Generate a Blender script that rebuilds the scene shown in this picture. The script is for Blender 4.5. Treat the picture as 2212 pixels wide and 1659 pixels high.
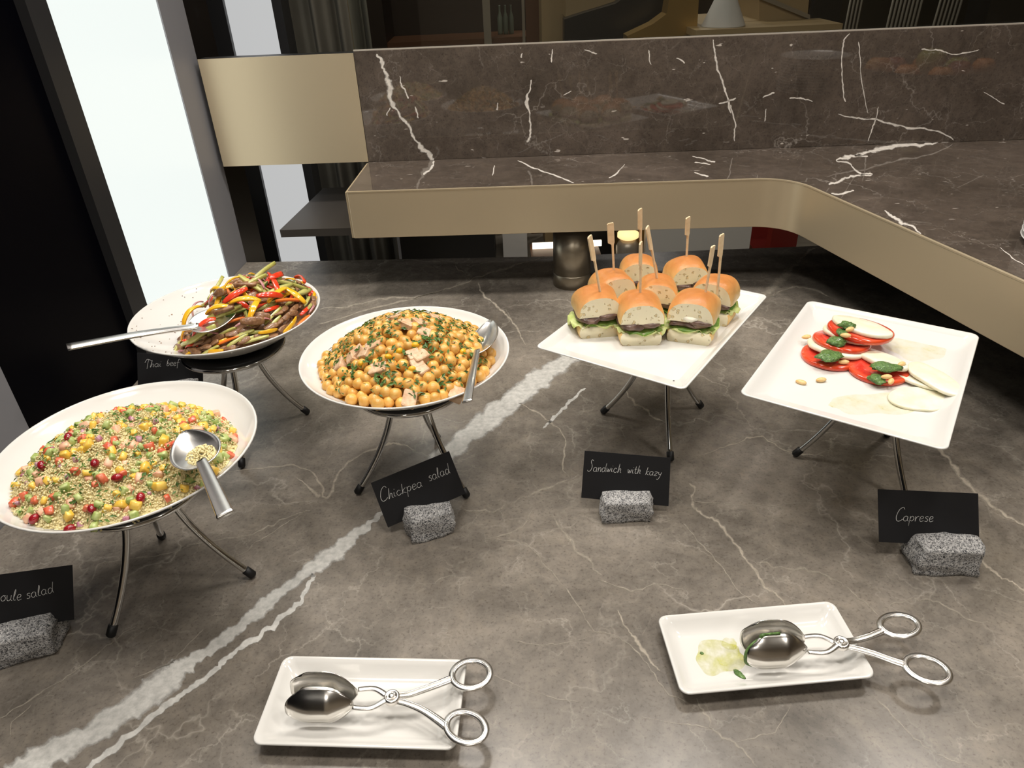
import bpy, bmesh, math, random
import numpy as np
from mathutils import Vector, Matrix, noise as mnoise

for o in list(bpy.data.objects): bpy.data.objects.remove(o)
random.seed(7); rng = np.random.default_rng(7)
scene = bpy.context.scene
COL = scene.collection

# ------------------------------------------------------------------ camera
F, W, H = 1563.0, 2212, 1659
CX, CY = W / 2, H / 2
HC = 0.75                                   # camera height above the counter top (z = 0)
_d = np.array([1225. - CX, -(3390. - CY), -F]); _d /= np.linalg.norm(_d)
_Z = -_d; _f = np.array([0, 0, -1.]); _Y = _f - _f.dot(_Z) * _Z; _Y /= np.linalg.norm(_Y); _X = np.cross(_Y, _Z)
RM = np.array([_X, _Y, _Z]); C0 = np.array([0, 0, HC])
cam = bpy.data.cameras.new('camera'); camo = bpy.data.objects.new('camera', cam); COL.objects.link(camo)
M4 = Matrix.Identity(4)
for i in range(3):
    for j in range(3): M4[i][j] = RM[i][j]
M4.translation = Vector(C0)
camo.matrix_world = M4
cam.sensor_width = 36; cam.sensor_fit = 'HORIZONTAL'; cam.lens = 36 * F / W; cam.clip_start = 0.02
scene.camera = camo
def ray(u, v): return RM @ np.array([u - CX, -(v - CY), -F])
def on(u, v, z=0.0):                         # pixel -> point on the horizontal plane z
    r = ray(u, v); return Vector(C0 + r * ((z - HC) / r[2]))
def aty(u, v, Y):                            # pixel -> point on the vertical plane y = Y
    r = ray(u, v); return Vector(C0 + r * (Y / r[1]))
def onpl(u, v, p, n):
    r = ray(u, v); return Vector(C0 + r * ((np.array(p) - C0) @ np.array(n) / (r @ np.array(n))))

# ------------------------------------------------------------------ world, exposure, lights
vs = scene.view_settings
vs.view_transform = 'Standard'; vs.look = 'None'; vs.gamma = 1; vs.use_curve_mapping = False
vs.exposure = -0.36
world = bpy.data.worlds.new('world'); scene.world = world; world.use_nodes = True
world.node_tree.nodes['Background'].inputs[0].default_value = (.02, .03, .06, 1)
world.node_tree.nodes['Background'].inputs[1].default_value = 0.05
CEIL = 1.95
LAMPS = [(-0.6, 1.38), (-0.1, 1.4), (0.5, 1.38), (1.3, 1.38), (-0.55, 0.45), (0.2, 0.4), (1.2, 0.4), (0.0, -1.1), (-0.6, -2.2), (1.6, -1.3), (-0.6, 3.9), (0.6, 4.5), (3.2, 4.2), (1.2, 5.6)]
LAMP_W = 8.8
for (lx, ly) in LAMPS:
    l = bpy.data.lights.new('downlight_beam_offscreen', 'AREA'); l.shape = 'DISK'; l.size = 0.26; l.energy = LAMP_W
    l.color = (1, .962, .91); l.spread = math.radians(150)
    lo = bpy.data.objects.new('downlight_beam_offscreen', l); COL.objects.link(lo); lo.location = (lx, ly, CEIL - .022)

# ------------------------------------------------------------------ materials
def s2l(c):
    return tuple((x / 12.92 if x <= .04045 else ((x + .055) / 1.055) ** 2.4) for x in [y / 255 for y in c])
MATS = {}
def new_mat(name):
    m = bpy.data.materials.new(name); m.use_nodes = True; MATS[name] = m
    nt = m.node_tree; return m, nt, nt.nodes['Principled BSDF']
def L(nt, a, b): nt.links.new(a, b)
def N(nt, t, **k):
    n = nt.nodes.new(t)
    for a, v in k.items(): setattr(n, a, v)
    return n
def ramp(nt, fac, stops):
    r = N(nt, 'ShaderNodeValToRGB'); e = r.color_ramp.elements
    while len(e) > 1: e.remove(e[-1])
    e[0].position = stops[0][0]; e[0].color = stops[0][1]
    for p, c in stops[1:]:
        x = e.new(p); x.color = c
    L(nt, fac, r.inputs[0]); return r
def rgba(c): return (*s2l(c), 1)
def noisefac(nt, scale, detail=4, rough=.6, coord='Object', dist=0.0, vec=None):
    n = N(nt, 'ShaderNodeTexNoise'); n.inputs['Scale'].default_value = scale; n.inputs['Detail'].default_value = detail
    n.inputs['Roughness'].default_value = rough; n.inputs['Distortion'].default_value = dist
    if vec is None:
        tc = N(nt, 'ShaderNodeTexCoord'); vec = tc.outputs[coord]
    L(nt, vec, n.inputs['Vector']); return n
def mat(name, c, rough=.5, metal=0.0, c2=None, scale=30, spec=.5, bump=0.0, bscale=200, sss=0.0, coat=0.0, lo=.35, hi=.65, trans=0.0, emis=None, es=1.0, rnd=0.0):
    if name in MATS: return MATS[name]
    m, nt, b = new_mat(name)
    b.inputs['Base Color'].default_value = rgba(c); b.inputs['Roughness'].default_value = rough; b.inputs['Metallic'].default_value = metal
    b.inputs['Specular IOR Level'].default_value = spec; b.inputs['Coat Weight'].default_value = coat
    b.inputs['Transmission Weight'].default_value = trans
    if sss:
        b.inputs['Subsurface Weight'].default_value = sss; b.inputs['Subsurface Radius'].default_value = (.004, .002, .001); b.inputs['Subsurface Scale'].default_value = 1.0
    colout = None
    if c2 is not None:
        n = noisefac(nt, scale); r = ramp(nt, n.outputs[0], [(lo, rgba(c)), (hi, rgba(c2))]); colout = r.outputs[0]
    if rnd:
        oi = N(nt, 'ShaderNodeObjectInfo'); hs = N(nt, 'ShaderNodeHueSaturation')
        mr = N(nt, 'ShaderNodeMapRange'); L(nt, oi.outputs['Random'], mr.inputs[0]); mr.inputs[3].default_value = 1 - rnd; mr.inputs[4].default_value = 1 + rnd
        L(nt, mr.outputs[0], hs.inputs['Value'])
        if colout is not None: L(nt, colout, hs.inputs['Color'])
        else: hs.inputs['Color'].default_value = rgba(c)
        colout = hs.outputs[0]
    if colout is not None: L(nt, colout, b.inputs['Base Color'])
    if bump:
        n = noisefac(nt, bscale, 3); bp = N(nt, 'ShaderNodeBump'); bp.inputs['Strength'].default_value = bump; bp.inputs['Distance'].default_value = .002
        L(nt, n.outputs[0], bp.inputs['Height']); L(nt, bp.outputs[0], b.inputs['Normal'])
    if emis is not None:
        b.inputs['Emission Color'].default_value = rgba(emis); b.inputs['Emission Strength'].default_value = es
    return m

def marble(name, dark, light, vein, rough, vscale=3.0, vamt=.5, thin=.012, cloud=3.5, fleck=0.0, spec=.5):
    m, nt, b = new_mat(name)
    tc = N(nt, 'ShaderNodeTexCoord'); vec = tc.outputs['Object']
    n1 = noisefac(nt, cloud, 8, .65, vec=vec, dist=.6); base = ramp(nt, n1.outputs[0], [(.32, rgba(dark)), (.68, rgba(light))])
    n2 = noisefac(nt, 60, 6, .7, vec=vec); mx = N(nt, 'ShaderNodeMix', data_type='RGBA', blend_type='MULTIPLY')
    r2 = ramp(nt, n2.outputs[0], [(.3, (.72, .72, .72, 1)), (.6, (1.06, 1.05, 1.03, 1))])
    mx.inputs[0].default_value = .75; L(nt, base.outputs[0], mx.inputs[6]); L(nt, r2.outputs[0], mx.inputs[7])
    out = mx.outputs[2]
    n5 = noisefac(nt, 240, 4, .6, vec=vec); m5 = N(nt, 'ShaderNodeMix', data_type='RGBA', blend_type='MULTIPLY'); m5.inputs[0].default_value = .8
    r5 = ramp(nt, n5.outputs[0], [(.30, (.62, .60, .58, 1)), (.44, (1, 1, 1, 1))]); L(nt, out, m5.inputs[6]); L(nt, r5.outputs[0], m5.inputs[7]); out = m5.outputs[2]
    n6 = noisefac(nt, 15, 6, .7, vec=vec, dist=1.2); m6 = N(nt, 'ShaderNodeMix', data_type='RGBA', blend_type='MULTIPLY'); m6.inputs[0].default_value = .85
    r6 = ramp(nt, n6.outputs[0], [(.28, (.74, .73, .72, 1)), (.5, (1, 1, 1, 1)), (.72, (1.16, 1.14, 1.10, 1))]); L(nt, out, m6.inputs[6]); L(nt, r6.outputs[0], m6.inputs[7]); out = m6.outputs[2]
    # warped voronoi edges = fine crack veins, broken up by a mask
    for (sc, th, am, seed) in ((vscale, thin, vamt, 0.0), (vscale * 2.7, thin * 1.6, vamt * .6, 5.3), (vscale * 5.5, thin * 2.2, vamt * .45, 9.1)):
        wn = noisefac(nt, sc * 1.6, 5, .6, vec=vec)
        va = N(nt, 'ShaderNodeVectorMath', operation='MULTIPLY_ADD'); L(nt, wn.outputs['Color'], va.inputs[0]); va.inputs[1].default_value = (.45 / sc * 2,) * 3; L(nt, vec, va.inputs[2])
        ad = N(nt, 'ShaderNodeVectorMath', operation='ADD'); L(nt, va.outputs[0], ad.inputs[0]); ad.inputs[1].default_value = (seed, seed * .7, seed * .3)
        vo = N(nt, 'ShaderNodeTexVoronoi', feature='DISTANCE_TO_EDGE'); vo.inputs['Scale'].default_value = sc; L(nt, ad.outputs[0], vo.inputs['Vector'])
        rv = ramp(nt, vo.outputs['Distance'], [(0, (1, 1, 1, 1)), (th, (.35, .35, .35, 1)), (th * 3, (0, 0, 0, 1))])
        mk = noisefac(nt, sc * .9, 3, .6, vec=ad.outputs[0]); rm = ramp(nt, mk.outputs[0], [(.46, (0, 0, 0, 1)), (.66, (1, 1, 1, 1))])
        mu = N(nt, 'ShaderNodeMath', operation='MULTIPLY'); L(nt, rv.outputs[0], mu.inputs[0]); L(nt, rm.outputs[0], mu.inputs[1])
        mu2 = N(nt, 'ShaderNodeMath', operation='MULTIPLY'); L(nt, mu.outputs[0], mu2.inputs[0]); mu2.inputs[1].default_value = am
        m2 = N(nt, 'ShaderNodeMix', data_type='RGBA'); L(nt, mu2.outputs[0], m2.inputs[0]); L(nt, out, m2.inputs[6]); m2.inputs[7].default_value = rgba(vein)
        out = m2.outputs[2]
    if fleck:
        mp = N(nt, 'ShaderNodeMapping'); mp.inputs['Rotation'].default_value = (.4, .3, .9); mp.inputs['Scale'].default_value = (1, 4.5, 3); L(nt, vec, mp.inputs[0])
        vo = noisefac(nt, 26, 2, .5, vec=mp.outputs[0]); rf = ramp(nt, vo.outputs[0], [(.735, (0, 0, 0, 1)), (.76, (1, 1, 1, 1))])
        mu2 = N(nt, 'ShaderNodeMath', operation='MULTIPLY'); L(nt, rf.outputs[0], mu2.inputs[0]); mu2.inputs[1].default_value = fleck
        m2 = N(nt, 'ShaderNodeMix', data_type='RGBA'); L(nt, mu2.outputs[0], m2.inputs[0]); L(nt, out, m2.inputs[6]); m2.inputs[7].default_value = rgba(vein)
        out = m2.outputs[2]
    L(nt, out, b.inputs['Base Color']); b.inputs['Roughness'].default_value = rough; b.inputs['Specular IOR Level'].default_value = spec
    return m

def vein_mat(name, c, edge=.55, dens=1.0, rag=.8, soft=.26):
    """vein inlaid in stone: u across the ribbon; ragged edges and gaps from noise"""
    m, nt, b = new_mat(name)
    b.inputs['Roughness'].default_value = .25
    uv = N(nt, 'ShaderNodeUVMap'); sp = N(nt, 'ShaderNodeSeparateXYZ'); L(nt, uv.outputs[0], sp.inputs[0])
    a = N(nt, 'ShaderNodeMath', operation='SUBTRACT'); L(nt, sp.outputs[0], a.inputs[0]); a.inputs[1].default_value = .5
    ab = N(nt, 'ShaderNodeMath', operation='ABSOLUTE'); L(nt, a.outputs[0], ab.inputs[0])
    n = noisefac(nt, 38, 6, .7); n3 = noisefac(nt, 9, 4, .6)
    ma = N(nt, 'ShaderNodeMath', operation='MULTIPLY_ADD'); L(nt, n.outputs[0], ma.inputs[0]); ma.inputs[1].default_value = rag; L(nt, ab.outputs[0], ma.inputs[2])
    mb = N(nt, 'ShaderNodeMath', operation='MULTIPLY_ADD'); L(nt, n3.outputs[0], mb.inputs[0]); mb.inputs[1].default_value = .35; L(nt, ma.outputs[0], mb.inputs[2])
    r = ramp(nt, mb.outputs[0], [(edge + .0, (dens, dens, dens, 1)), (edge + soft, (0, 0, 0, 1))])
    L(nt, r.outputs[0], b.inputs['Alpha'])
    n2 = noisefac(nt, 90, 5); rc = ramp(nt, n2.outputs[0], [(.3, rgba(tuple(x * .82 for x in c))), (.65, rgba(c))]); L(nt, rc.outputs[0], b.inputs['Base Color'])
    return m

marble('counter_marble', (90, 84, 77), (142, 134, 124), (192, 185, 172), .27, vscale=3.4, vamt=.5, thin=.006)
marble('shelf_marble', (70, 62, 55), (94, 84, 76), (220, 210, 199), .03, vscale=3.2, vamt=.28, thin=.0035, cloud=4.5, fleck=.65)
vein_mat('white_vein', (206, 204, 198), .66, .95, .42, .14)
vein_mat('fine_vein', (178, 169, 154), .60, .62)
vein_mat('soft_vein', (186, 176, 160), .66, .75)
vein_mat('bright_vein', (226, 218, 208), .74)
mat('porcelain', (218, 216, 211), .12, spec=.5, coat=.2)
mat('chrome', (214, 213, 210), .12, 1.0)
mat('steel', (222, 219, 213), .2, 1.0, bump=.02, bscale=60)
mat('silver', (232, 229, 224), .27, 1.0)
mat('black_rubber', (14, 14, 15), .5)
mat('card_black', (30, 30, 32), .62, spec=.3)
mat('chalk', (214, 214, 212), .8)
mat('champagne', (210, 193, 162), .34, .58)
mat('dark_core', (26, 25, 24), .35)
mat('dark_slab', (52, 48, 44), .35)
mat('post_metal', (168, 158, 140), .34, .9)
mat('grey_frame', (142, 142, 146), .42, .2)
mat('dark_frame', (46, 46, 47), .4, .2)
mat('night_glass', (3, 3, 7), .35, spec=.08)
mat('black_stone', (13, 13, 15), .3, c2=(34, 34, 36), scale=7, lo=.6, hi=.75)
mat('lit_panel', (70, 72, 71), .3, emis=(242, 249, 245), es=1.26)
mat('lit_panel_far', (60, 60, 61), .4, emis=(234, 235, 235), es=.80)
mat('ceiling_paint', (228, 222, 212), .9)
mat('wall_paint', (200, 186, 166), .85)
mat('floor_stone', (120, 112, 100), .35, c2=(140, 132, 118), scale=3)
mat('lamp_glow', (255, 240, 215), .4, emis=(255, 226, 190), es=6)
def granite():
    m, nt, b = new_mat('granite')
    tc = N(nt, 'ShaderNodeTexCoord')
    v = N(nt, 'ShaderNodeTexVoronoi'); v.inputs['Scale'].default_value = 800; L(nt, tc.outputs['Object'], v.inputs['Vector'])
    sp = N(nt, 'ShaderNodeSeparateColor'); L(nt, v.outputs['Color'], sp.inputs[0])
    r = ramp(nt, sp.outputs[0], [(0, rgba((56, 56, 58))), (.2, rgba((96, 96, 97))), (.38, rgba((150, 149, 148))), (.7, rgba((176, 175, 173))), (1, rgba((206, 204, 201)))])
    n = noisefac(nt, 45, 3); mx = N(nt, 'ShaderNodeMix', data_type='RGBA', blend_type='MULTIPLY'); mx.inputs[0].default_value = .5
    rr = ramp(nt, n.outputs[0], [(.35, (.6, .6, .6, 1)), (.6, (1, 1, 1, 1))]); L(nt, r.outputs[0], mx.inputs[6]); L(nt, rr.outputs[0], mx.inputs[7])
    L(nt, mx.outputs[2], b.inputs['Base Color']); b.inputs['Roughness'].default_value = .85
    bn = noisefac(nt, 260, 4); bp = N(nt, 'ShaderNodeBump'); bp.inputs['Strength'].default_value = .7; bp.inputs['Distance'].default_value = .002
    L(nt, bn.outputs[0], bp.inputs['Height']); L(nt, bp.outputs[0], b.inputs['Normal'])
granite()

# ------------------------------------------------------------------ object helpers
def props(o, label=None, cat=None, group=None, kind=None):
    if label: o['label'] = label
    if cat: o['category'] = cat
    if group: o['group'] = group
    if kind: o['kind'] = kind
    return o
def link(name, me, parent=None):
    o = bpy.data.objects.new(name, me); COL.objects.link(o)
    if parent is not None: o.parent = parent
    return o
def mesh(name, verts, faces, mats, smooth=True, mi=None, uv=None):
    me = bpy.data.meshes.new(name); me.from_pydata([tuple(v) for v in verts], [], [tuple(f) for f in faces])
    for m in (mats if isinstance(mats, (list, tuple)) else [mats]): me.materials.append(MATS[m] if isinstance(m, str) else m)
    if smooth: me.polygons.foreach_set('use_smooth', [True] * len(me.polygons))
    if mi is not None: me.polygons.foreach_set('material_index', mi)
    if uv is not None:
        l = me.uv_layers.new(name='UVMap')
        for lp in me.loops: l.data[lp.index].uv = uv[lp.vertex_index]
    me.update(); return me
def ob(name, vf, m, parent=None, smooth=True, **k):
    return link(name, mesh(name, vf[0], vf[1], m, smooth, **k), parent)
def empty(name, loc=(0, 0, 0), rz=0.0, **k):
    o = bpy.data.objects.new(name, None); COL.objects.link(o); o.empty_display_size = .02
    o.location = loc; o.rotation_euler = (0, 0, rz); return props(o, **k)
def join(*vfs):
    V, Fc = [], []
    for v, f in vfs:
        n = len(V); V += list(v); Fc += [tuple(i + n for i in q) for q in f]
    return V, Fc
def box(x0, x1, y0, y1, z0, z1):
    v = [(x, y, z) for z in (z0, z1) for y in (y0, y1) for x in (x0, x1)]
    return v, [(0, 2, 3, 1), (4, 5, 7, 6), (0, 1, 5, 4), (2, 6, 7, 3), (0, 4, 6, 2), (1, 3, 7, 5)]
def prism(poly, z0, z1):
    n = len(poly); v = [(p[0], p[1], z0) for p in poly] + [(p[0], p[1], z1) for p in poly]
    return v, [tuple(range(n))[::-1], tuple(range(n, 2 * n))] + [(i, (i + 1) % n, n + (i + 1) % n, n + i) for i in range(n)]
def rings(sections, closed=True, cap0=True, cap1=True):
    v, f = [], []; n = len(sections[0])
    for s in sections: v += [tuple(p) for p in s]
    for k in range(len(sections) - 1):
        for i in range(n if closed else n - 1):
            j = (i + 1) % n; f.append((k * n + i, k * n + j, (k + 1) * n + j, (k + 1) * n + i))
    if cap0: f.append(tuple(range(n))[::-1])
    if cap1: f.append(tuple(range((len(sections) - 1) * n, len(sections) * n)))
    return v, f
def lathe(prof, n=48, cap0=True, cap1=True):
    return rings([[(r * math.cos(2 * math.pi * i / n), r * math.sin(2 * math.pi * i / n), z) for i in range(n)] for r, z in prof], True, cap0, cap1)
def frames(pts, up=Vector((0, 0, 1))):
    out = []; pts = [Vector(p) for p in pts]
    for i, p in enumerate(pts):
        t = (pts[min(i + 1, len(pts) - 1)] - pts[max(i - 1, 0)]).normalized()
        s = t.cross(up)
        if s.length < 1e-4: s = t.cross(Vector((1, 0, 0)))
        s.normalize(); out.append((p, t, s, s.cross(t).normalized()))
    return out
def tube(pts, r, n=12, rz=None, up=Vector((0, 0, 1)), closed=False):
    fr = frames(pts, up); sec = []
    if closed:
        P = [Vector(p) for p in pts]; m = len(P); fr = []
        for i in range(m):
            t = (P[(i + 1) % m] - P[i - 1]).normalized(); s = t.cross(up).normalized(); fr.append((P[i], t, s, s.cross(t)))
    for i, (p, t, s, u) in enumerate(fr):
        a = r[i] if isinstance(r, (list, tuple)) else r
        b = (rz[i] if isinstance(rz, (list, tuple)) else rz) if rz is not None else a
        sec.append([p + s * (a * math.cos(2 * math.pi * k / n)) + u * (b * math.sin(2 * math.pi * k / n)) for k in range(n)])
    if closed: sec.append(sec[0])
    return rings(sec, True, not closed, not closed)
def crom(pts, k=6, closed=False):
    P = [Vector(p) for p in pts]; out = []; n = len(P)
    for i in range(n if closed else n - 1):
        g = (lambda j: P[j % n]) if closed else (lambda j: P[max(0, min(n - 1, j))])
        a, b, c, d = g(i - 1), g(i), g(i + 1), g(i + 2)
        for s in range(k):
            t = s / k; out.append(.5 * ((2 * b) + (c - a) * t + (2 * a - 5 * b + 4 * c - d) * t * t + (3 * b - a - 3 * c + d) * t ** 3))
    if not closed: out.append(P[-1])
    return out
def rrect(a, b, c, z, n=7):
    o = []
    for (sx, sy, a0) in ((1, 1, 0), (-1, 1, 90), (-1, -1, 180), (1, -1, 270)):
        for k in range(n):
            t = math.radians(a0 + 90 * k / (n - 1)); o.append(((a - c) * sx + c * math.cos(t), (b - c) * sy + c * math.sin(t), z))
    return o
def ico(sub=1):
    bm = bmesh.new(); bmesh.ops.create_icosphere(bm, subdivisions=sub, radius=1); bm.verts.ensure_lookup_table()
    v = [x.co.copy() for x in bm.verts]; f = [tuple(y.index for y in x.verts) for x in bm.faces]; bm.free(); return v, f
ICO1, ICO2, ICO3 = ico(1), ico(2), ico(3)
def xf(vf, mtx): return [mtx @ Vector(v) for v in vf[0]], vf[1]
def rough_blob(base, sx, sy, sz, amp, freq, seed):
    sd = Vector((seed * 3.1, seed * 1.7, seed * 2.3))
    return [Vector((v.x * sx, v.y * sy, v.z * sz)) * (1 + amp * mnoise.noise(v * freq + sd)) for v in base[0]], base[1]
def bevel(o, w, seg=2, ang=40):
    m = o.modifiers.new('bevel', 'BEVEL'); m.width = w; m.segments = seg; m.limit_method = 'ANGLE'; m.angle_limit = math.radians(ang); return o
def solid(o, t, off=0):
    m = o.modifiers.new('solid', 'SOLIDIFY'); m.thickness = t; m.offset = off; return o
def rot_to(direction, roll=0.0):
    """matrix turning local X into the given direction"""
    return (Vector(direction).to_track_quat('X', 'Z').to_matrix().to_4x4()) @ Matrix.Rotation(roll, 4, 'X')

# ================================================================== the room
FLOOR = -0.9
props(ob('floor', box(-4, 4.5, -3.2, 7.0, FLOOR - .05, FLOOR), 'floor_stone', smooth=False), 'pale stone restaurant floor', None, None, 'structure')
props(ob('ceiling', box(-4, 4.5, -3.2, 7.0, CEIL, CEIL + .05), 'ceiling_paint', smooth=False), 'plain beige ceiling over the buffet', None, None, 'structure')
props(ob('wall_front', box(-4, 4.5, -3.3, -3.2, FLOOR, CEIL), 'wall_paint', smooth=False), 'warm beige wall behind the guests', None, None, 'structure')
props(ob('wall_right', box(4.5, 4.6, -3.2, 7.0, FLOOR, CEIL), 'wall_paint', smooth=False), 'warm beige side wall', None, None, 'structure')
mat('far_wood', (42, 30, 17), .5, c2=(58, 42, 24), scale=4)
props(ob('wall_back', box(-4, 4.5, 7.0, 7.1, FLOOR, CEIL), 'far_wood', smooth=False), 'dark wooden wall at the far end', None, None, 'structure')
for (lx, ly) in LAMPS:
    t = empty('ceiling_downlight_offscreen', (lx, ly, CEIL), label='round recessed ceiling downlight with warm glow', cat='lamp', group='recessed ceiling downlights')
    ob('trim_ring', lathe([(.135, 0), (.155, 0), (.155, -.012), (.135, -.012), (.135, 0)], 32, False, False), 'grey_frame', t)
    ob('diffuser', lathe([(.134, -.004), (.134, -.010)], 32), 'lamp_glow', t)

# left wall along the edge of the counter, s = distance from the counter's back corner
WA = Vector((-.744, 1.967, 0)); WD = (Vector((-.784, 1.293, 0)) - WA).normalized(); WN = Vector((WD.y, -WD.x, 0))
if WN.x > 0: WN = -WN                          # away from the counter
def wseg(s0, s1, d0, d1, z0, z1):
    p = [WA + WD * s + WN * d for s, d in ((s0, d0), (s1, d0), (s1, d1), (s0, d1))]
    return prism(p, z0, z1)
wl = props(ob('wall_left', wseg(-.26, 4.5, .10, .14, FLOOR, CEIL), 'black_stone', smooth=False), 'black wall with windows beside the counter', None, None, 'structure')
t = empty('light_column', WA + WD * .33, label='tall glowing white light panel in a grey frame beside the counter', cat='light panel')
inv = Matrix.Translation(-Vector(t.location))
ob('diffuser', xf(wseg(.122, .531, .004, .03, FLOOR, CEIL), inv), 'lit_panel', t, False)
ob('frame_post', xf(wseg(-.006, .122, .0005, .09, FLOOR, CEIL), inv), 'grey_frame', t, False)
ob('frame_post', xf(wseg(.531, .59, .0005, .09, FLOOR, CEIL), inv), 'dark_frame', t, False)
wn = props(ob('window_1', wseg(.59, .965, .02, .03, FLOOR, CEIL), 'night_glass', smooth=False), 'black window pane at night beside the light panel', None, None, 'structure')
ob('window_frame', wseg(.965, 1.16, .0005, .09, FLOOR, CEIL), 'grey_frame', wn, False)
props(ob('window_2', wseg(1.16, 4.4, .02, .03, FLOOR, CEIL), 'night_glass', smooth=False), 'wide black window pane at night nearer the front', None, None, 'structure')
props(ob('trim_1', wseg(-.15, -.006, .004, .10, FLOOR, CEIL), 'black_stone', smooth=False), 'black stone strip behind the light panel frame', None, None, 'structure')

# ================================================================== counter
ct = empty('buffet_counter', (.3, 1.1, FLOOR), label='large grey-brown veined marble buffet counter holding the dishes', cat='counter')
def par(o, p):
    o.parent = p; o.matrix_parent_inverse = Matrix.Translation(-Vector(p.location)); return o
WF = WA + WD * 1.75
CPOLY = [(WF.x, WF.y), (2.1, .2), (2.1, 1.84), (.88, 1.89), (.131, 1.904), (WA.x, WA.y)]
top = par(ob('counter_top', prism(CPOLY, -.04, 0), 'counter_marble', smooth=False), ct); bevel(top, .002)
par(ob('base_cabinet', prism([(WF.x + .06, WF.y + .08), (2.04, .28), (2.04, 1.80), (WA.x + .06, 1.86)], FLOOR, -.04), 'dark_slab', smooth=False), ct)
par(ob('plinth', prism([(WF.x + .03, WF.y + .05), (2.07, .25), (2.07, 1.82), (WA.x + .03, 1.89)], FLOOR, FLOOR + .1), 'dark_core', smooth=False), ct)

def ribbon(pts, to3d, lift, nrm, k=9, jit=.55):
    """pts: (u, v, width) in pixels -> strip on a surface, with uv across"""
    P = crom([(p[0], p[1], p[2]) for p in pts], k)
    for i in range(1, len(P) - 1):
        j = mnoise.noise(Vector((P[i].x * .05, P[i].y * .05, 3))); P[i].z *= 1 + .35 * j
    V, Fc, U = [], [], []; run = 0
    for i, p in enumerate(P):
        a, b = P[max(i - 1, 0)], P[min(i + 1, len(P) - 1)]; d = Vector((b.x - a.x, b.y - a.y)); d.normalize(); n = Vector((-d.y, d.x))
        w = max(p.z, .6) * .5 * (1 if 0 < i < len(P) - 1 else .3)
        jj = jit * (1.5 + min(p.z, 12)) * (mnoise.noise(Vector((p.x * .05, p.y * .05, 9))) + .5 * mnoise.noise(Vector((p.x * .17, p.y * .17, 2)))); ox = jj * n.x; oy = jj * n.y
        w *= 1 + (.5 if p.z < 25 else .12) * mnoise.noise(Vector((p.x * .09, p.y * .09, 5)))
        for s, uu in ((-1, 0), (0, .5), (1, 1)):
            V.append(to3d(p.x + n.x * w * s + ox, p.y + n.y * w * s + oy) + nrm * lift); U.append((uu, run))
        if i: run += (P[i] - P[i - 1]).length * .01
        if i:
            o = i * 3
            Fc += [(o - 3, o - 2, o + 1, o), (o - 2, o - 1, o + 2, o + 1)]
    return V, Fc, U
UPV = Vector((0, 0, 1))
def vein(pts, to3d, nrm, m, parent, lift=.00025):
    V, Fc, U = ribbon(pts, to3d, lift, nrm)
    return par(link('vein', mesh('vein', V, Fc, m, False, uv=U)), parent)
g0 = lambda u, v: on(u, v, 0)
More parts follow.
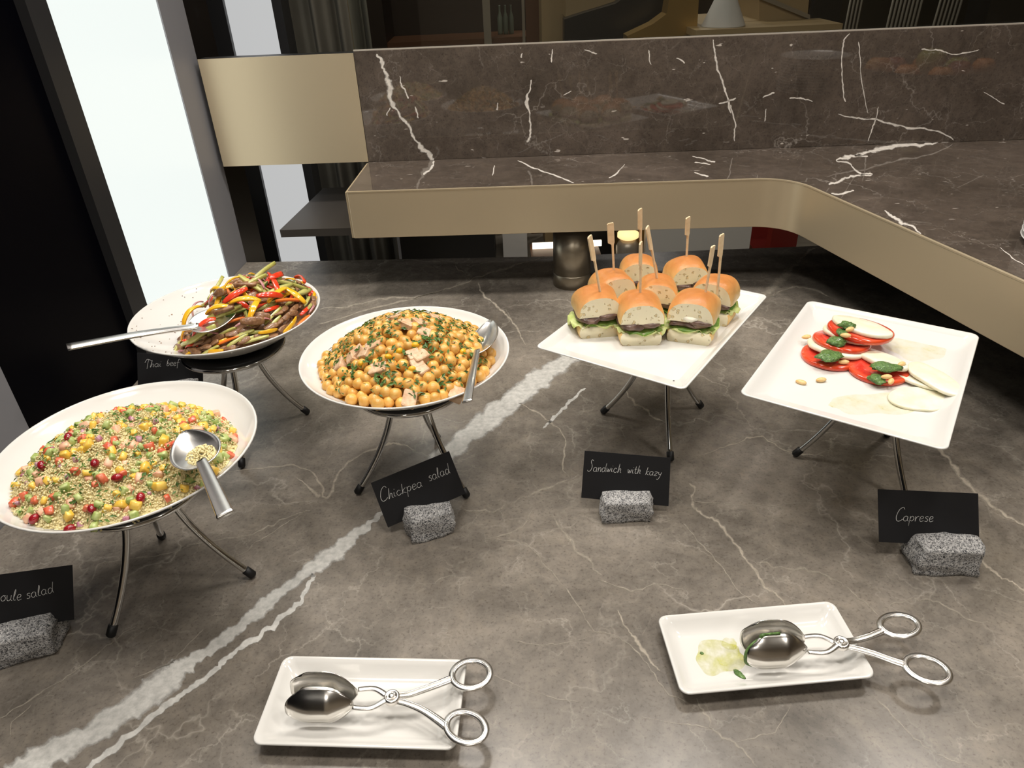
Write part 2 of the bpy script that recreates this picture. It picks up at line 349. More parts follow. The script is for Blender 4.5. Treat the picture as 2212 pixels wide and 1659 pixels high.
for m, pts in [
    ('white_vein', [(24, 1686, 77.5), (61, 1659, 77.5), (122, 1621, 72.9), (203, 1580, 68.4), (285, 1527, 75.2), (346, 1482, 75.2), (387, 1448, 59.2), (415, 1426, 36.5), (448, 1409, 27.3), (488, 1377, 33.7), (529, 1344, 32.8), (570, 1312, 41.9), (610, 1275, 32.8), (651, 1246, 28.3), (684, 1222, 47.4), (724, 1194, 51.0), (761, 1161, 35.5), (793, 1137, 22.8), (826, 1110, 15.5), (879, 1063, 27.3), (960, 985, 56), (1080, 885, 62), (1150, 832, 56), (1235, 772, 48), (1290, 742, 24)]),
    ('white_vein', [(163, 1682, 16.3), (195, 1659, 17.9), (260, 1605, 19.5), (346, 1535, 18.7), (407, 1491, 17.9), (468, 1446, 16.3), (509, 1409, 16.3), (570, 1364, 17.1), (610, 1332, 17.1), (647, 1299, 15.5), (667, 1263, 13.8), (677, 1240, 12.2)]),
    ('fine_vein', [(0, 1552, 5.7), (77, 1503, 6.5), (163, 1450, 7.3), (240, 1389, 7.3), (293, 1352, 4.9)]),
    ('fine_vein', [(407, 1177, 5.7), (509, 1161, 9.0), (541, 1153, 8.1), (590, 1133, 9.0), (618, 1120, 9.8), (671, 1104, 6.5)]),
    ('fine_vein', [(431, 1263, 3.3), (496, 1214, 5.7), (549, 1177, 5.7), (610, 1137, 4.9), (651, 1112, 3.3)]),
    ('fine_vein', [(175, 1275, 4.1), (199, 1251, 9.0), (216, 1218, 6.5), (260, 1209, 6.5), (334, 1202, 5.7), (391, 1190, 4.1)]),
    ('fine_vein', [(24, 1588, 4.1), (28, 1560, 6.5), (69, 1523, 3.3)]),
    ('fine_vein', [(285, 1466, 3.3), (358, 1438, 5.7), (391, 1409, 4.1), (439, 1360, 3.3)]),
    ('fine_vein', [(1192, 1110, 5.5), (1219, 1153, 14.2), (1252, 1192, 16.4), (1279, 1219, 16.4), (1299, 1244, 6.6)]),
    ('fine_vein', [(1066, 1164, 4.4), (1137, 1175, 7.7), (1181, 1225, 7.7), (1219, 1268, 6.6), (1258, 1323, 6.6), (1274, 1356, 7.7), (1329, 1373, 6.6), (1373, 1405, 6.6), (1405, 1444, 5.5), (1438, 1493, 6.6), (1482, 1515, 4.4)]),
    ('fine_vein', [(1296, 1252, 4.4), (1362, 1274, 7.7), (1416, 1263, 6.6), (1477, 1274, 4.4)]),
    ('fine_vein', [(1477, 1131, 4.4), (1515, 1175, 6.6), (1570, 1236, 6.6), (1592, 1274, 6.6), (1638, 1306, 4.4)]),
    ('fine_vein', [(1504, 1507, 6.6), (1526, 1548, 11.0), (1548, 1581, 12.1), (1592, 1608, 13.1), (1636, 1657, 8.8)]),
    ('fine_vein', [(1592, 1603, 4.4), (1636, 1592, 6.6), (1674, 1581, 6.6), (1712, 1518, 4.4)]),
    ('fine_vein', [(1384, 1548, 4.4), (1466, 1564, 6.6), (1542, 1573, 4.4)]),
    ('fine_vein', [(1066, 1460, 4.4), (1110, 1477, 7.7), (1164, 1499, 7.7), (1252, 1518, 4.4)]),
    ('fine_vein', [(1877, 1493, 5.5), (1931, 1548, 9.9), (1986, 1603, 9.9), (2041, 1636, 9.9), (2101, 1655, 6.6)]),
    ('fine_vein', [(1920, 1307, 4.4), (1986, 1293, 9.9), (2041, 1307, 9.9), (2096, 1340, 8.8), (2134, 1345, 4.4)]),
    ('fine_vein', [(1636, 1214, 6.6), (1685, 1225, 13.1), (1723, 1230, 14.2), (1767, 1236, 12.1), (1811, 1258, 9.9), (1855, 1290, 8.8), (1899, 1331, 4.4)]),
    ('fine_vein', [(1493, 1082, 3.3), (1641, 1093, 5.5), (1712, 1088, 6.6), (1767, 1082, 5.5), (1822, 1071, 5.5), (1899, 1055, 3.3)]),
    ('fine_vein', [(1000, 1099, 5.5), (1055, 1107, 11.0), (1099, 1088, 11.0), (1164, 1060, 12.1), (1252, 1027, 6.6)]),
    ('fine_vein', [(1153, 1099, 5.5), (1121, 1142, 9.9), (1055, 1164, 5.5)]),
    ('fine_vein', [(1110, 1384, 3.3), (1181, 1394, 5.5), (1274, 1378, 3.3)]),
    ('soft_vein', [(1488, 1045, 6), (1502, 1062, 12), (1494, 1083, 11), (1504, 1100, 13), (1528, 1117, 13), (1549, 1128, 14), (1578, 1160, 13), (1620, 1220, 11), (1655, 1268, 12), (1690, 1300, 9), (1712, 1340, 5)]),
    ('soft_vein', [(1350, 835, 7), (1365, 862, 13), (1390, 885, 15), (1432, 912, 5)]),
    ('soft_vein', [(2010, 955, 6), (2040, 985, 14), (2085, 1040, 20), (2125, 1078, 16), (2170, 1110, 10), (2230, 1150, 7)]),
    ('soft_vein', [(2085, 1160, 6), (2108, 1195, 11), (2140, 1232, 11), (2180, 1255, 9), (2230, 1285, 7)]),
    ('white_vein', [(1172, 925, 5), (1205, 895, 9), (1235, 865, 9), (1265, 838, 5)]),
    ('soft_vein', [(480, 1022, 4), (560, 1012, 8), (650, 1008, 8), (690, 1040, 10), (708, 1075, 12), (740, 1010, 12), (800, 975, 9), (850, 958, 9), (895, 972, 6)]),
    ('soft_vein', [(690, 1075, 20), (670, 1058, 8), (640, 1030, 6)]),
    ('soft_vein', [(690, 668, 5), (760, 660, 8), (830, 645, 9), (905, 640, 8), (980, 620, 7), (1060, 590, 8), (1150, 562, 9), (1190, 556, 5)]),
    ('soft_vein', [(1030, 612, 6), (1050, 640, 9), (1085, 672, 8), (1112, 700, 8), (1135, 745, 5)]),
    ('soft_vein', [(690, 700, 5), (850, 655, 7), (960, 628, 5)]),
    ('soft_vein', [(1620, 665, 8), (1650, 640, 26), (1680, 612, 40), (1705, 585, 26), (1740, 548, 18), (1760, 535, 10)]),
    ('soft_vein', [(1660, 640, 6), (1720, 620, 10), (1790, 640, 6)]),
    ('soft_vein', [(1335, 1318, 5), (1360, 1365, 13), (1385, 1400, 14), (1425, 1450, 7)]),
    ('soft_vein', [(1510, 985, 4), (1580, 960, 8), (1640, 945, 8), (1700, 975, 7), (1780, 985, 4)]),
    ('soft_vein', [(1120, 870, 4), (1180, 905, 8), (1220, 950, 8), (1215, 1010, 6), (1240, 1040, 4)]),
    ('soft_vein', [(980, 560, 4), (990, 580, 7), (1020, 605, 6)]),
]: vein(pts, g0, UPV, m, top if False else ct)

# ================================================================== raised shelf, post, backsplash
SH, SB = .275, .163
FL = Vector((-.359, 1.667)); BL = Vector((-.347, 1.926)); DB = Vector((.9988, -.049)).normalized(); NB = Vector((.049, .9988)).normalized()
CRN = Vector((.649, 1.616)); ad = Vector((.135, -.548)).normalized(); ARM = CRN + ad * 1.45
tl = .085; A1 = CRN - (CRN - FL).normalized() * tl; A2 = CRN + ad * tl
fil = []
for k in range(13):                              # quadratic fillet of the inner corner
    q = k / 12; fil.append(A1 * (1 - q) ** 2 + CRN * 2 * q * (1 - q) + A2 * q * q)
inner = [FL] + fil + [ARM]
BR = BL + DB * 2.3
outline = inner + [Vector((2.0, ARM.y)), Vector((2.0, BR.y + .06)), BL + NB * .046]
sf = empty('raised_shelf', (.6, 1.75, SB), label='raised L-shaped marble shelf edged with a champagne metal band', cat='shelf')
o = par(ob('shelf_top', prism(outline, SB + .02, SH), 'shelf_marble', smooth=False), sf)
def offs(pts, d):
    out = []
    for i, p in enumerate(pts):
        a, b = pts[max(i - 1, 0)], pts[min(i + 1, len(pts) - 1)]; t = (b - a).normalized(); out.append(p + Vector((t.y, -t.x)) * d)
    return out
def band(path, d0, d1, z0, z1):
    a, b = offs(path, d0), offs(path, d1)
    sec = [[(p.x, p.y, z0), (q.x, q.y, z0), (q.x, q.y, z1), (p.x, p.y, z1)] for p, q in zip(a, b)]
    return rings(sec)
o = par(ob('metal_band', band(inner, 0.0, .006, SB, SH - .003), 'champagne', smooth=False), sf); bevel(o, .0015, 2)
for p in o.data.polygons: p.use_smooth = True
o.modifiers.new('wn', 'WEIGHTED_NORMAL')
par(ob('end_band', prism([FL, FL + Vector((-.006, 0)), BL + Vector((-.006, 0)), BL], SB, SH - .003), 'champagne', smooth=False), sf)
par(ob('edge_line', band(inner, -.001, .0065, SH - .003, SH), 'champagne', smooth=False), sf)
par(ob('base_plate', prism([(-.558, 1.745), (-.52, 2.10), (1.9, 1.98), (1.9, 1.1), (.83, 1.1), (.72, 1.63), (.62, 1.69)], SB - .018, SB + .001), 'dark_slab', smooth=False), sf)
pz = SB - .017
pt = empty('support_post', (.165, 1.712, 0), label='round brushed metal post under the raised shelf', cat='post')
ob('tube', lathe([(.047, .035), (.047, pz)], 40), 'post_metal', pt)
ob('foot_collar', lathe([(.0475, 0), (.0475, .032), (.0465, .034), (.044, .0352)], 40), 'post_metal', pt)
pt2 = empty('support_post', (1.25, 1.45, 0), label='round metal post hidden further under the shelf arm', cat='post')
ob('tube', lathe([(.047, .035), (.047, pz)], 40), 'post_metal', pt2); ob('foot_collar', lathe([(.0475, 0), (.0475, .034)], 40), 'post_metal', pt2)

BT = .540
bs = empty('backsplash', (.6, 1.89, SH), label='polished dark marble backsplash slab standing behind the raised shelf', cat='backsplash')
def bseg(s0, s1, d0, d1, z0, z1):
    return prism([BL + DB * s + NB * d for s, d in ((s0, d0), (s1, d0), (s1, d1), (s0, d1))], z0, z1)
o = par(ob('slab', bseg(0, 2.3, 0, .022, SH, BT), 'shelf_marble', smooth=False), bs); bevel(o, .0012)
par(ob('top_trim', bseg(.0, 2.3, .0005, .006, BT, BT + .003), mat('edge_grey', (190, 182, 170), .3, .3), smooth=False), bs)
par(ob('rear_core', bseg(.0, 2.3, .022, .045, SH, BT - .001), 'dark_core', smooth=False), bs)
gp = empty('end_panel', (-.54, 1.94, SH), label='pale champagne metal end panel beside the dark backsplash', cat='panel')
par(ob('face', bseg(-.386, -.0008, -.001, .004, SH + .001, BT - .004), 'champagne', smooth=False), gp)
par(ob('core', bseg(-.386, -.0008, .004, .05, SH + .001, BT - .005), 'dark_core', smooth=False), gp)
# pane of glass standing on the backsplash
m, nt, b = new_mat('clear_glass')
out = nt.nodes['Material Output']; nt.nodes.remove(b)
tr = N(nt, 'ShaderNodeBsdfTransparent'); gl = N(nt, 'ShaderNodeBsdfGlossy'); gl.inputs['Roughness'].default_value = .02
fr = N(nt, 'ShaderNodeFresnel'); fr.inputs[0].default_value = 1.45; mxs = N(nt, 'ShaderNodeMixShader')
tr.inputs[0].default_value = (.93, .95, .93, 1)
L(nt, fr.outputs[0], mxs.inputs[0]); L(nt, tr.outputs[0], mxs.inputs[1]); L(nt, gl.outputs[0], mxs.inputs[2]); L(nt, mxs.outputs[0], out.inputs[0])
props(par(ob('glass_screen', bseg(.0, 2.3, .010, .016, BT + .0005, BT + .55), 'clear_glass', smooth=False), bs) if False else ob('glass_screen', bseg(.0, 2.3, .010, .016, BT + .0025, BT + .55), 'clear_glass', smooth=False),
      'clear glass screen standing on the dark marble backsplash', 'glass screen')
bp = lambda u, v: onpl(u, v, (BL.x, BL.y, 0), (NB.x, NB.y, 0))
BN = Vector((-NB.x, -NB.y, 0))
for pts in [
    [(815, 116, 5), (826, 142, 14), (833, 155, 8), (841, 175, 17), (842, 205, 17), (849, 230, 14), (856, 236, 7), (872, 258, 9), (890, 285, 7), (902, 310, 9), (918, 325, 12), (936, 346, 8)],
    [(863, 164, 3), (872, 190, 6), (884, 212, 4)], [(896, 230, 3), (905, 255, 6)], [(842, 232, 3), (836, 250, 5)],
    [(1148, 172, 4), (1142, 200, 5), (1138, 214, 10), (1144, 245, 5), (1147, 275, 6), (1141, 308, 7)],
    [(1194, 106, 4), (1192, 135, 5)], [(1129, 115, 3), (1126, 125, 6)], [(1073, 222, 3), (1075, 238, 7)],
    [(1540, 85, 3), (1545, 120, 6), (1556, 165, 6), (1570, 205, 5), (1578, 245, 5)], [(1578, 226, 4), (1588, 270, 4), (1585, 305, 4)],
    [(1835, 72, 3), (1822, 90, 6), (1818, 140, 3), (1822, 200, 4), (1826, 220, 3)], [(1855, 90, 3), (1862, 180, 3), (1875, 245, 3)],
    [(1810, 248, 3), (1850, 255, 6), (1900, 260, 6), (1945, 273, 6), (2020, 282, 5), (2060, 303, 4)], [(1896, 230, 3), (1888, 268, 4), (1875, 305, 3)],
    [(1990, 107, 3), (2030, 108, 5), (2060, 118, 4), (2115, 107, 4)], [(2125, 198, 2), (2150, 215, 4), (2170, 225, 3)], [(1648, 212, 3), (1672, 198, 5)], [(1705, 212, 4), (1735, 213, 5), (1755, 220, 3)],
    [(1553, 225, 4), (1590, 212, 5)], [(1400, 108, 3), (1406, 140, 6)], [(1217, 206, 3), (1235, 198, 5)], [(1262, 108, 3), (1290, 115, 4)], [(1460, 126, 3), (1480, 135, 5)], [(1655, 235, 3), (1650, 262, 4)],
]: vein(pts, bp, BN, 'bright_vein', bs, .0004)
sp_ = lambda u, v: on(u, v, SH)
for pts in [
    [(2055, 304, 3), (2000, 311, 8), (1940, 315, 10), (1880, 328, 11), (1835, 340, 11), (1808, 347, 5), (1830, 352, 5), (1862, 376, 6), (1885, 378, 5)],
    [(1885, 376, 5), (1850, 380, 8), (1815, 390, 7), (1790, 399, 5)], [(1845, 335, 9), (1875, 338, 5)],
    [(1910, 456, 4), (1935, 470, 10), (1960, 486, 9), (1990, 505, 4)], [(1795, 418, 5), (1825, 418, 6), (1845, 412, 4)],
    [(1118, 347, 2), (1150, 362, 4), (1190, 376, 4), (1240, 395, 3)], [(938, 348, 4), (930, 362, 7), (915, 378, 5)], [(1350, 355, 2), (1335, 372, 4), (1315, 385, 3)],
    [(1495, 338, 3), (1530, 345, 6), (1545, 350, 3)], [(1500, 350, 3), (1535, 353, 5)], [(1500, 372, 4), (1530, 383, 5)], [(1070, 358, 3), (1064, 380, 4)],
    [(2160, 535, 2), (2185, 555, 4), (2215, 575, 3)],
]: vein(pts, sp_, UPV, 'bright_vein', sf, .0003)

# ================================================================== dish stands
def stand(cx, cy, feet, zt, label):
    s = empty('dish_stand', (cx, cy, 0), label=label, cat='stand', group='chrome three-legged dish stands')
    rr = .082
    ob('ring', tube([(rr * math.cos(a), rr * math.sin(a), zt - .006) for a in np.linspace(0, 2 * math.pi, 48, endpoint=False)], .0045, 10, closed=True), 'chrome', s)
    ob('rubber_pad', lathe([(.05, zt - .004), (.084, zt - .004), (.086, zt), (.084, zt + .004), (.05, zt + .004)], 48), 'black_rubber', s)
    for fx, fy in feet:
        d = Vector((fx - cx, fy - cy, 0)); R_ = d.length; d.normalize()
        pts = []
        for k in range(15):
            q = k / 14; z = zt - .010 - (zt - .017) * q
            pts.append(d * (.030 + (R_ - .030) * q ** 1.75) + Vector((0, 0, z)))
        hub = [d * .078 + Vector((0, 0, zt - .008)), d * .05 + Vector((0, 0, zt - .007)), d * .036 + Vector((0, 0, zt - .0075))]
        lg = ob('leg', tube(hub + pts, .0048, 12), 'chrome', s)
        e, e0 = pts[-1], pts[-3]; t = (e - e0).normalized()
        ob('rubber_foot', tube([e - t * .011, e - t * .010, e + t * .003, e + t * .0055], [.0048, .0062, .0062, .004], 12), 'black_rubber', lg)
    return s
ZR = .186          # underside of the dishes on the stands
stand(-.157, .951, [(-.255, .911), (-.081, .890), (-.137, 1.051)], ZR - .004, 'chrome three-legged stand under the chickpea salad bowl')
stand(-.484, .737, [(-.534, .646), (-.379, .739), (-.539, .826)], ZR - .004, 'chrome three-legged stand under the bowl of couscous salad')
stand(-.474, 1.105, [(-.392, 1.154), (-.468, .996), (-.566, 1.150)], ZR - .004, 'chrome three-legged stand under the beef salad bowl')
stand(.257, 1.058, [(.167, 1.109), (.346, 1.113), (.258, .959)], ZR - .004, 'chrome three-legged stand under the sandwich platter')
stand(.563, .928, [(.467, .956), (.588, .828), (.638, .998)], ZR - .004, 'chrome three-legged stand under the caprese platter')

# ================================================================== bowls
RB, ZB = .156, .236
def bowl_in(r):
    r = min(abs(r), RB); return .193 + max(0, (r - .045) / (RB - .045)) ** 1.7 * (ZB - .193)
def bowl(cx, cy, label):
    outp = [(.070, ZR), (.075, ZR + .002)] + [(.077 + (RB - .077) * q, ZR + .003 + (ZB - ZR - .004) * q ** 1.35) for q in np.linspace(.05, 1, 14)]
    inp = [(RB - .0012, ZB + .0006), (RB - .003, ZB)] + [(r, bowl_in(r)) for r in np.linspace(RB - .006, .02, 14)] + [(.001, .193)]
    o = ob('salad_bowl', lathe(outp + inp, 72), 'porcelain'); o.location = (cx, cy, 0)
    for v in o.data.vertices: v.co.z -= ZR
    o.location.z = ZR
    props(o, label, 'bowl', 'white porcelain salad bowls'); return o
CH, TB, TH = (-.157, .951), (-.481, .739), (-.478, 1.125)
bowl(*CH, 'white porcelain bowl filled with chickpea salad'); bowl(*TB, 'white porcelain bowl filled with couscous tabbouleh'); bowl(*TH, 'white porcelain bowl of beef salad, half emptied on one side')

def ell(q): return max(0.0, 1 - q)
def h_ch(x, y):
    d = math.hypot((x - .004) / .145, (y + .008) / .155); return max(bowl_in(math.hypot(x, y)) - .004, .205 + .083 * (1 - d ** 1.5))
def h_tb(x, y):
    d = math.hypot((x - .008) / .140, (y + .024) / .140); return max(bowl_in(math.hypot(x, y)) - .004, .207 + .068 * (1 - d ** 2.3) + .004 * mnoise.noise(Vector((x * 26, y * 26, 7))))
def h_th(x, y):
    d = math.hypot((x - .048) / .128, (y + .004) / .158); s_ = math.exp(-(((x + .035) / .035) ** 2 + ((y + .03) / .035) ** 2)); return max(bowl_in(math.hypot(x, y)) - .004, .202 + .083 * (1 - d ** 1.7) - .012 * s_)
def inside(hf, x, y, m=.0): return math.hypot(x, y) < RB - .006 and hf(x, y) > bowl_in(math.hypot(x, y)) + m
def mound(name, c, hf, m, dz, label, cat, n=90, amp=.003, fr=60):
    V, Fc, idx = [], [], {}
    for i in range(n + 1):
        for j in range(n + 1):
            x, y = (i / n - .5) * 2 * RB, (j / n - .5) * 2 * RB
            if inside(hf, x, y, -.0035):
                z = max(hf(x, y) - dz + amp * mnoise.noise(Vector((x * fr, y * fr, 1))), bowl_in(math.hypot(x, y)) + .0004)
                idx[i, j] = len(V); V.append((x, y, z))
    for (i, j) in idx:
        if all(k in idx for k in ((i + 1, j), (i + 1, j + 1), (i, j + 1))): Fc.append((idx[i, j], idx[i + 1, j], idx[i + 1, j + 1], idx[i, j + 1]))
    o = ob(name, (V, Fc), m); o.location = (*c, 0); return props(o, label, cat, None, 'stuff')
def normal_of(hf, x, y, e=.006):
    return Vector((-(hf(x + e, y) - hf(x - e, y)) / (2 * e), -(hf(x, y + e) - hf(x, y - e)) / (2 * e), 1)).normalized()
def place(name, me, c, x, y, z, rot, sc, label, cat, group):
    o = link(name, me); o.location = (c[0] + x, c[1] + y, z)
    o.rotation_mode = 'QUATERNION'; o.rotation_quaternion = rot.to_quaternion(); o.scale = (sc, sc, sc)
    return props(o, label, cat, group)
def rndrot(): return Matrix.Rotation(random.uniform(0, 6.28), 3, 'Z') @ Matrix.Rotation(random.uniform(0, 6.28), 3, 'X') @ Matrix.Rotation(random.uniform(0, 6.28), 3, 'Y')

# ---------------------------------------------------------------- chickpea salad
mat('chickpea', (228, 180, 98), .3, c2=(212, 156, 72), scale=90, sss=.15, rnd=.14, coat=.15)
mat('chickpea_bed', (228, 180, 98), .4, c2=(212, 156, 72), scale=90)
mat('chicken', (222, 190, 156), .45, c2=(196, 152, 112), scale=110, bump=.3, bscale=250)
mat('herb', (52, 86, 26), .5, c2=(84, 116, 40), scale=80)
mat('corn', (236, 180, 40), .3, rnd=.1)
mound('chickpea_bed', CH, h_ch, 'chickpea_bed', .011, 'mass of chickpeas deep inside the salad mound', 'salad')
def chickpea_mesh(seed):
    sd = Vector((seed, 2, 3)); V = []
    for v in ICO2[0]:
        r = 1 + .07 * mnoise.noise(v * 1.5 + sd) - .13 * math.exp(-((v.x) / .16) ** 2) * max(0, v.z + .2) * .8
        if v.z > .7 and v.y > 0: r += .10 * max(0, v.y)
        V.append(v * r * .0086)
    return mesh('chickpea', V, ICO2[1], 'chickpea')
CM = [chickpea_mesh(i) for i in range(4)]
pts3 = []
def try_pack(hf, n, dmin, lift, rmax=.99, tries=14000, avoid=None):
    out = []
    for _ in range(tries):
        if len(out) >= n: break
        x, y = random.uniform(-RB, RB), random.uniform(-RB, RB)
        if not inside(hf, x, y, .0015): continue
        if avoid and avoid(x, y): continue
        z = max(hf(x, y) + lift + random.uniform(-.0035, .0025), bowl_in(math.hypot(x, y)) + .007); p = Vector((x, y, z))
        if all((p - q).length > dmin for q in pts3): pts3.append(p); out.append(p)
    return out
def meatcube(seed):
    bm = bmesh.new(); bmesh.ops.create_cube(bm, size=1); bmesh.ops.bevel(bm, geom=bm.edges[:], offset=.08, segments=1, affect='EDGES')
    r = random.Random(seed); s = (r.uniform(.016, .026), r.uniform(.014, .020), r.uniform(.009, .014))
    V = [Vector((v.co.x * s[0], v.co.y * s[1], v.co.z * s[2])) * (1 + .16 * mnoise.noise(v.co * 2 + Vector((seed, 0, 0)))) for v in bm.verts]; bm.verts.index_update()
    Fc = [tuple(v.index for v in f.verts) for f in bm.faces]; bm.free(); return mesh('chicken_cube', V, Fc, 'chicken', False)
MC = [meatcube(i) for i in range(6)]
# the meat cubes: px places read off the photograph, put on the mound's surface
def surf(px, c, hf, lift=0.0):
    z = .26
    for _ in range(8):
        p = on(px[0], px[1], z); z = hf(p.x - c[0], p.y - c[1]) + lift
    return p.x - c[0], p.y - c[1], z
for i, px in enumerate([(808, 748), (790, 765), (770, 762), (892, 754), (900, 782), (912, 808), (884, 858), (915, 838), (880, 700), (852, 690), (760, 775), (735, 790), (820, 810), (905, 700), (985, 840), (915, 720), (940, 690)]):
    x, y, z = surf(px, CH, h_ch, .003); pts3.append(Vector((x, y, z)))
    nm = normal_of(h_ch, x, y); q = nm.to_track_quat('Z', 'Y').to_matrix() @ Matrix.Rotation(random.uniform(0, 3), 3, 'Z') @ Matrix.Rotation(random.uniform(-.3, .3), 3, 'X')
    place('chicken_cube', MC[i % 6], CH, x, y, z, q, 1.0, 'pale cooked meat cube flecked with herbs among the chickpeas', 'meat cube', 'meat cubes in the chickpea salad')
sp_avoid = lambda x, y: (.082 < x < .135 and -.01 < y < .07) or (.086 < x < .125 and -.135 < y < .0)
for p in try_pack(h_ch, 290, .0122, .0005, tries=40000):
    place('chickpea', random.choice(CM), CH, p.x, p.y, p.z, rndrot(), random.uniform(.95, 1.15), 'round yellow chickpea in the salad mound', 'chickpea', 'chickpeas in the salad bowl')
def flecks(name, c, hf, n, size, m, lift, label, shape='leaf', maxr=.99):
    V, Fc = [], []
    for _ in range(n * 12):
        if len(Fc) >= n * 4: break
        x, y = random.uniform(-RB, RB), random.uniform(-RB, RB)
        if not inside(hf, x, y, .002): continue
        # parsley gathers in patches
        if mnoise.noise(Vector((x * 28, y * 28, 4))) < random.uniform(-.5, .35): continue
        z = hf(x, y) + lift + random.uniform(-.002, .003); nm = normal_of(hf, x, y)
        q = nm.to_track_quat('Z', 'Y').to_matrix() @ Matrix.Rotation(random.uniform(0, 6.3), 3, 'Z') @ Matrix.Rotation(random.uniform(-.7, .7), 3, 'X')
        s = size * random.uniform(.5, 1.3); k = len(V); P = Vector((x, y, z))
        V += [P + q @ Vector(a) * s for a in ((-1, 0, 0), (0, -.45, .15), (1, 0, 0), (0, .45, .15), (0, 0, -.05))]
        Fc += [(k, k + 1, k + 4), (k + 1, k + 2, k + 4), (k + 2, k + 3, k + 4), (k + 3, k, k + 4)]
    o = ob(name, (V, Fc), m, None, False); o.location = (*c, 0); return props(o, label, 'herbs', None, 'stuff')
flecks('chopped_parsley', CH, h_ch, 1100, .0044, 'herb', .0092, 'chopped green parsley scattered over the chickpeas')
def cornmesh():
    V = [Vector((v.x * .0058, v.y * .0048, v.z * .0042)) * (1 + .12 * v.x) for v in ICO2[0]]; return mesh('corn', V, ICO2[1], 'corn')
CORN = cornmesh()
for px in [(838, 760), (780, 786), (896, 836), (860, 745), (895, 735), (1000, 760)]:
    x, y, z = surf(px, CH, h_ch, .008)
    place('sweetcorn_kernel', CORN, CH, x, y, z, rndrot(), 1, 'bright yellow sweetcorn kernel among the chickpeas', 'sweetcorn', 'sweetcorn in the chickpea salad')

# ---------------------------------------------------------------- couscous tabbouleh
mat('couscous', (236, 222, 174), .6, c2=(216, 202, 146), scale=300)
mat('couscous_bed', (236, 222, 174), .7, c2=(216, 202, 146), scale=200, bump=.6, bscale=500)
mat('dice_yellow', (234, 184, 56), .3, c2=(242, 206, 104), scale=120, coat=.2)
mat('dice_red', (204, 74, 48), .3, c2=(226, 130, 92), scale=140, coat=.2)
mat('dice_pink', (224, 162, 128), .4, c2=(236, 194, 160), scale=140)
mat('dice_green', (196, 204, 138), .35, c2=(142, 162, 78), scale=110)
mat('dice_dark_green', (62, 94, 34), .4, c2=(90, 124, 48), scale=100)
mat('pomegranate', (120, 16, 26), .15, c2=(160, 30, 40), scale=150, coat=.4)
mat('onion', (150, 70, 92), .35, c2=(210, 170, 180), scale=120)
mound('couscous_bed', TB, h_tb, 'couscous_bed', .003, 'packed couscous under the loose grains in the bowl', 'salad', amp=.006, fr=80)
V, Fc = [], []; n = len(ICO1[0]); k = 0
while k < 17000:
    x, y = random.uniform(-RB, RB), random.uniform(-RB, RB)
    if not inside(h_tb, x, y, .0005): 
        continue
    z = h_tb(x, y) - .003 + .006 * mnoise.noise(Vector((x * 80, y * 80, 1))) + random.uniform(-.0005, .0062) * random.random()
    r = random.uniform(.0009, .0016); V += [(x + v.x * r, y + v.y * r, z + v.z * r) for v in ICO1[0]]; Fc += [tuple(i + k * n for i in f) for f in ICO1[1]]; k += 1
o = ob('couscous_grains', (V, Fc), 'couscous'); o.location = (*TB, 0); props(o, 'loose pale couscous grains heaped in the bowl', 'couscous', None, 'stuff')
def dice(name, m, s, seed):
    bm = bmesh.new(); bmesh.ops.create_cube(bm, size=1); bmesh.ops.bevel(bm, geom=bm.edges[:], offset=.15, segments=1, affect='EDGES'); bm.verts.index_update()
    r = random.Random(seed)
    V = [Vector((v.co.x * s * r.uniform(.85, 1.25), v.co.y * s, v.co.z * s * .75)) * (1 + .25 * mnoise.noise(v.co * 1.6 + Vector((seed * 2.2, 0, 0)))) for v in bm.verts]
    Fc = [tuple(v.index for v in f.verts) for f in bm.faces]; bm.free(); return mesh(name, V, Fc, m)
def scatter(name, meshes, c, hf, n, lift, label, cat, group, dmin=.0058, smin=.7, smax=1.4, where=None):
    got = 0; loc = []
    for _ in range(n * 60):
        if got >= n: break
        x, y = random.uniform(-RB, RB), random.uniform(-RB, RB)
        if not inside(hf, x, y, .0015) or (where and not where(x, y)): continue
        p = Vector((x, y, hf(x, y) + lift + random.uniform(-.002, .0015)))
        if any((p - q).length < dmin for q in pts3): continue
        pts3.append(p); got += 1
        place(name, random.choice(meshes), c, x, y, p.z, rndrot(), random.uniform(smin, smax), label, cat, group)
pts3 = []
seed = 11
pom = [mesh('pomegranate_seed', [Vector((v.x * .0062, v.y * .0046, v.z * .0044)) * (1 + .12 * v.x) for v in ICO2[0]], ICO2[1], 'pomegranate')]
for px in [(72, 1122), (150, 1136), (148, 944), (205, 1000), (250, 1028), (202, 1108), (310, 1090), (90, 1005)]:
    x, y, z = surf(px, TB, h_tb, .003); pts3.append(Vector((x, y, z)))
    place('pomegranate_seed', pom[0], TB, x, y, z, rndrot(), 1.1, 'dark red pomegranate seed on the couscous salad', 'pomegranate', 'pomegranate seeds in the tabbouleh')
scatter('yellow_pepper_dice', [dice('yellow_pepper_dice', 'dice_yellow', .0092, i) for i in range(4)], TB, h_tb, 84, .001, 'small yellow pepper cube in the couscous salad', 'pepper cube', 'yellow pepper cubes in the tabbouleh')
scatter('tomato_dice', [dice('tomato_dice', 'dice_red', .0082, i + 9) for i in range(4)], TB, h_tb, 46, .0008, 'small red tomato cube in the couscous salad', 'tomato cube', 'red tomato cubes in the tabbouleh')
scatter('tomato_flesh_dice', [dice('tomato_flesh_dice', 'dice_pink', .0085, i + 19) for i in range(3)], TB, h_tb, 50, -.001, 'pale pink tomato piece in the couscous salad', 'tomato piece', 'pale tomato pieces in the tabbouleh')
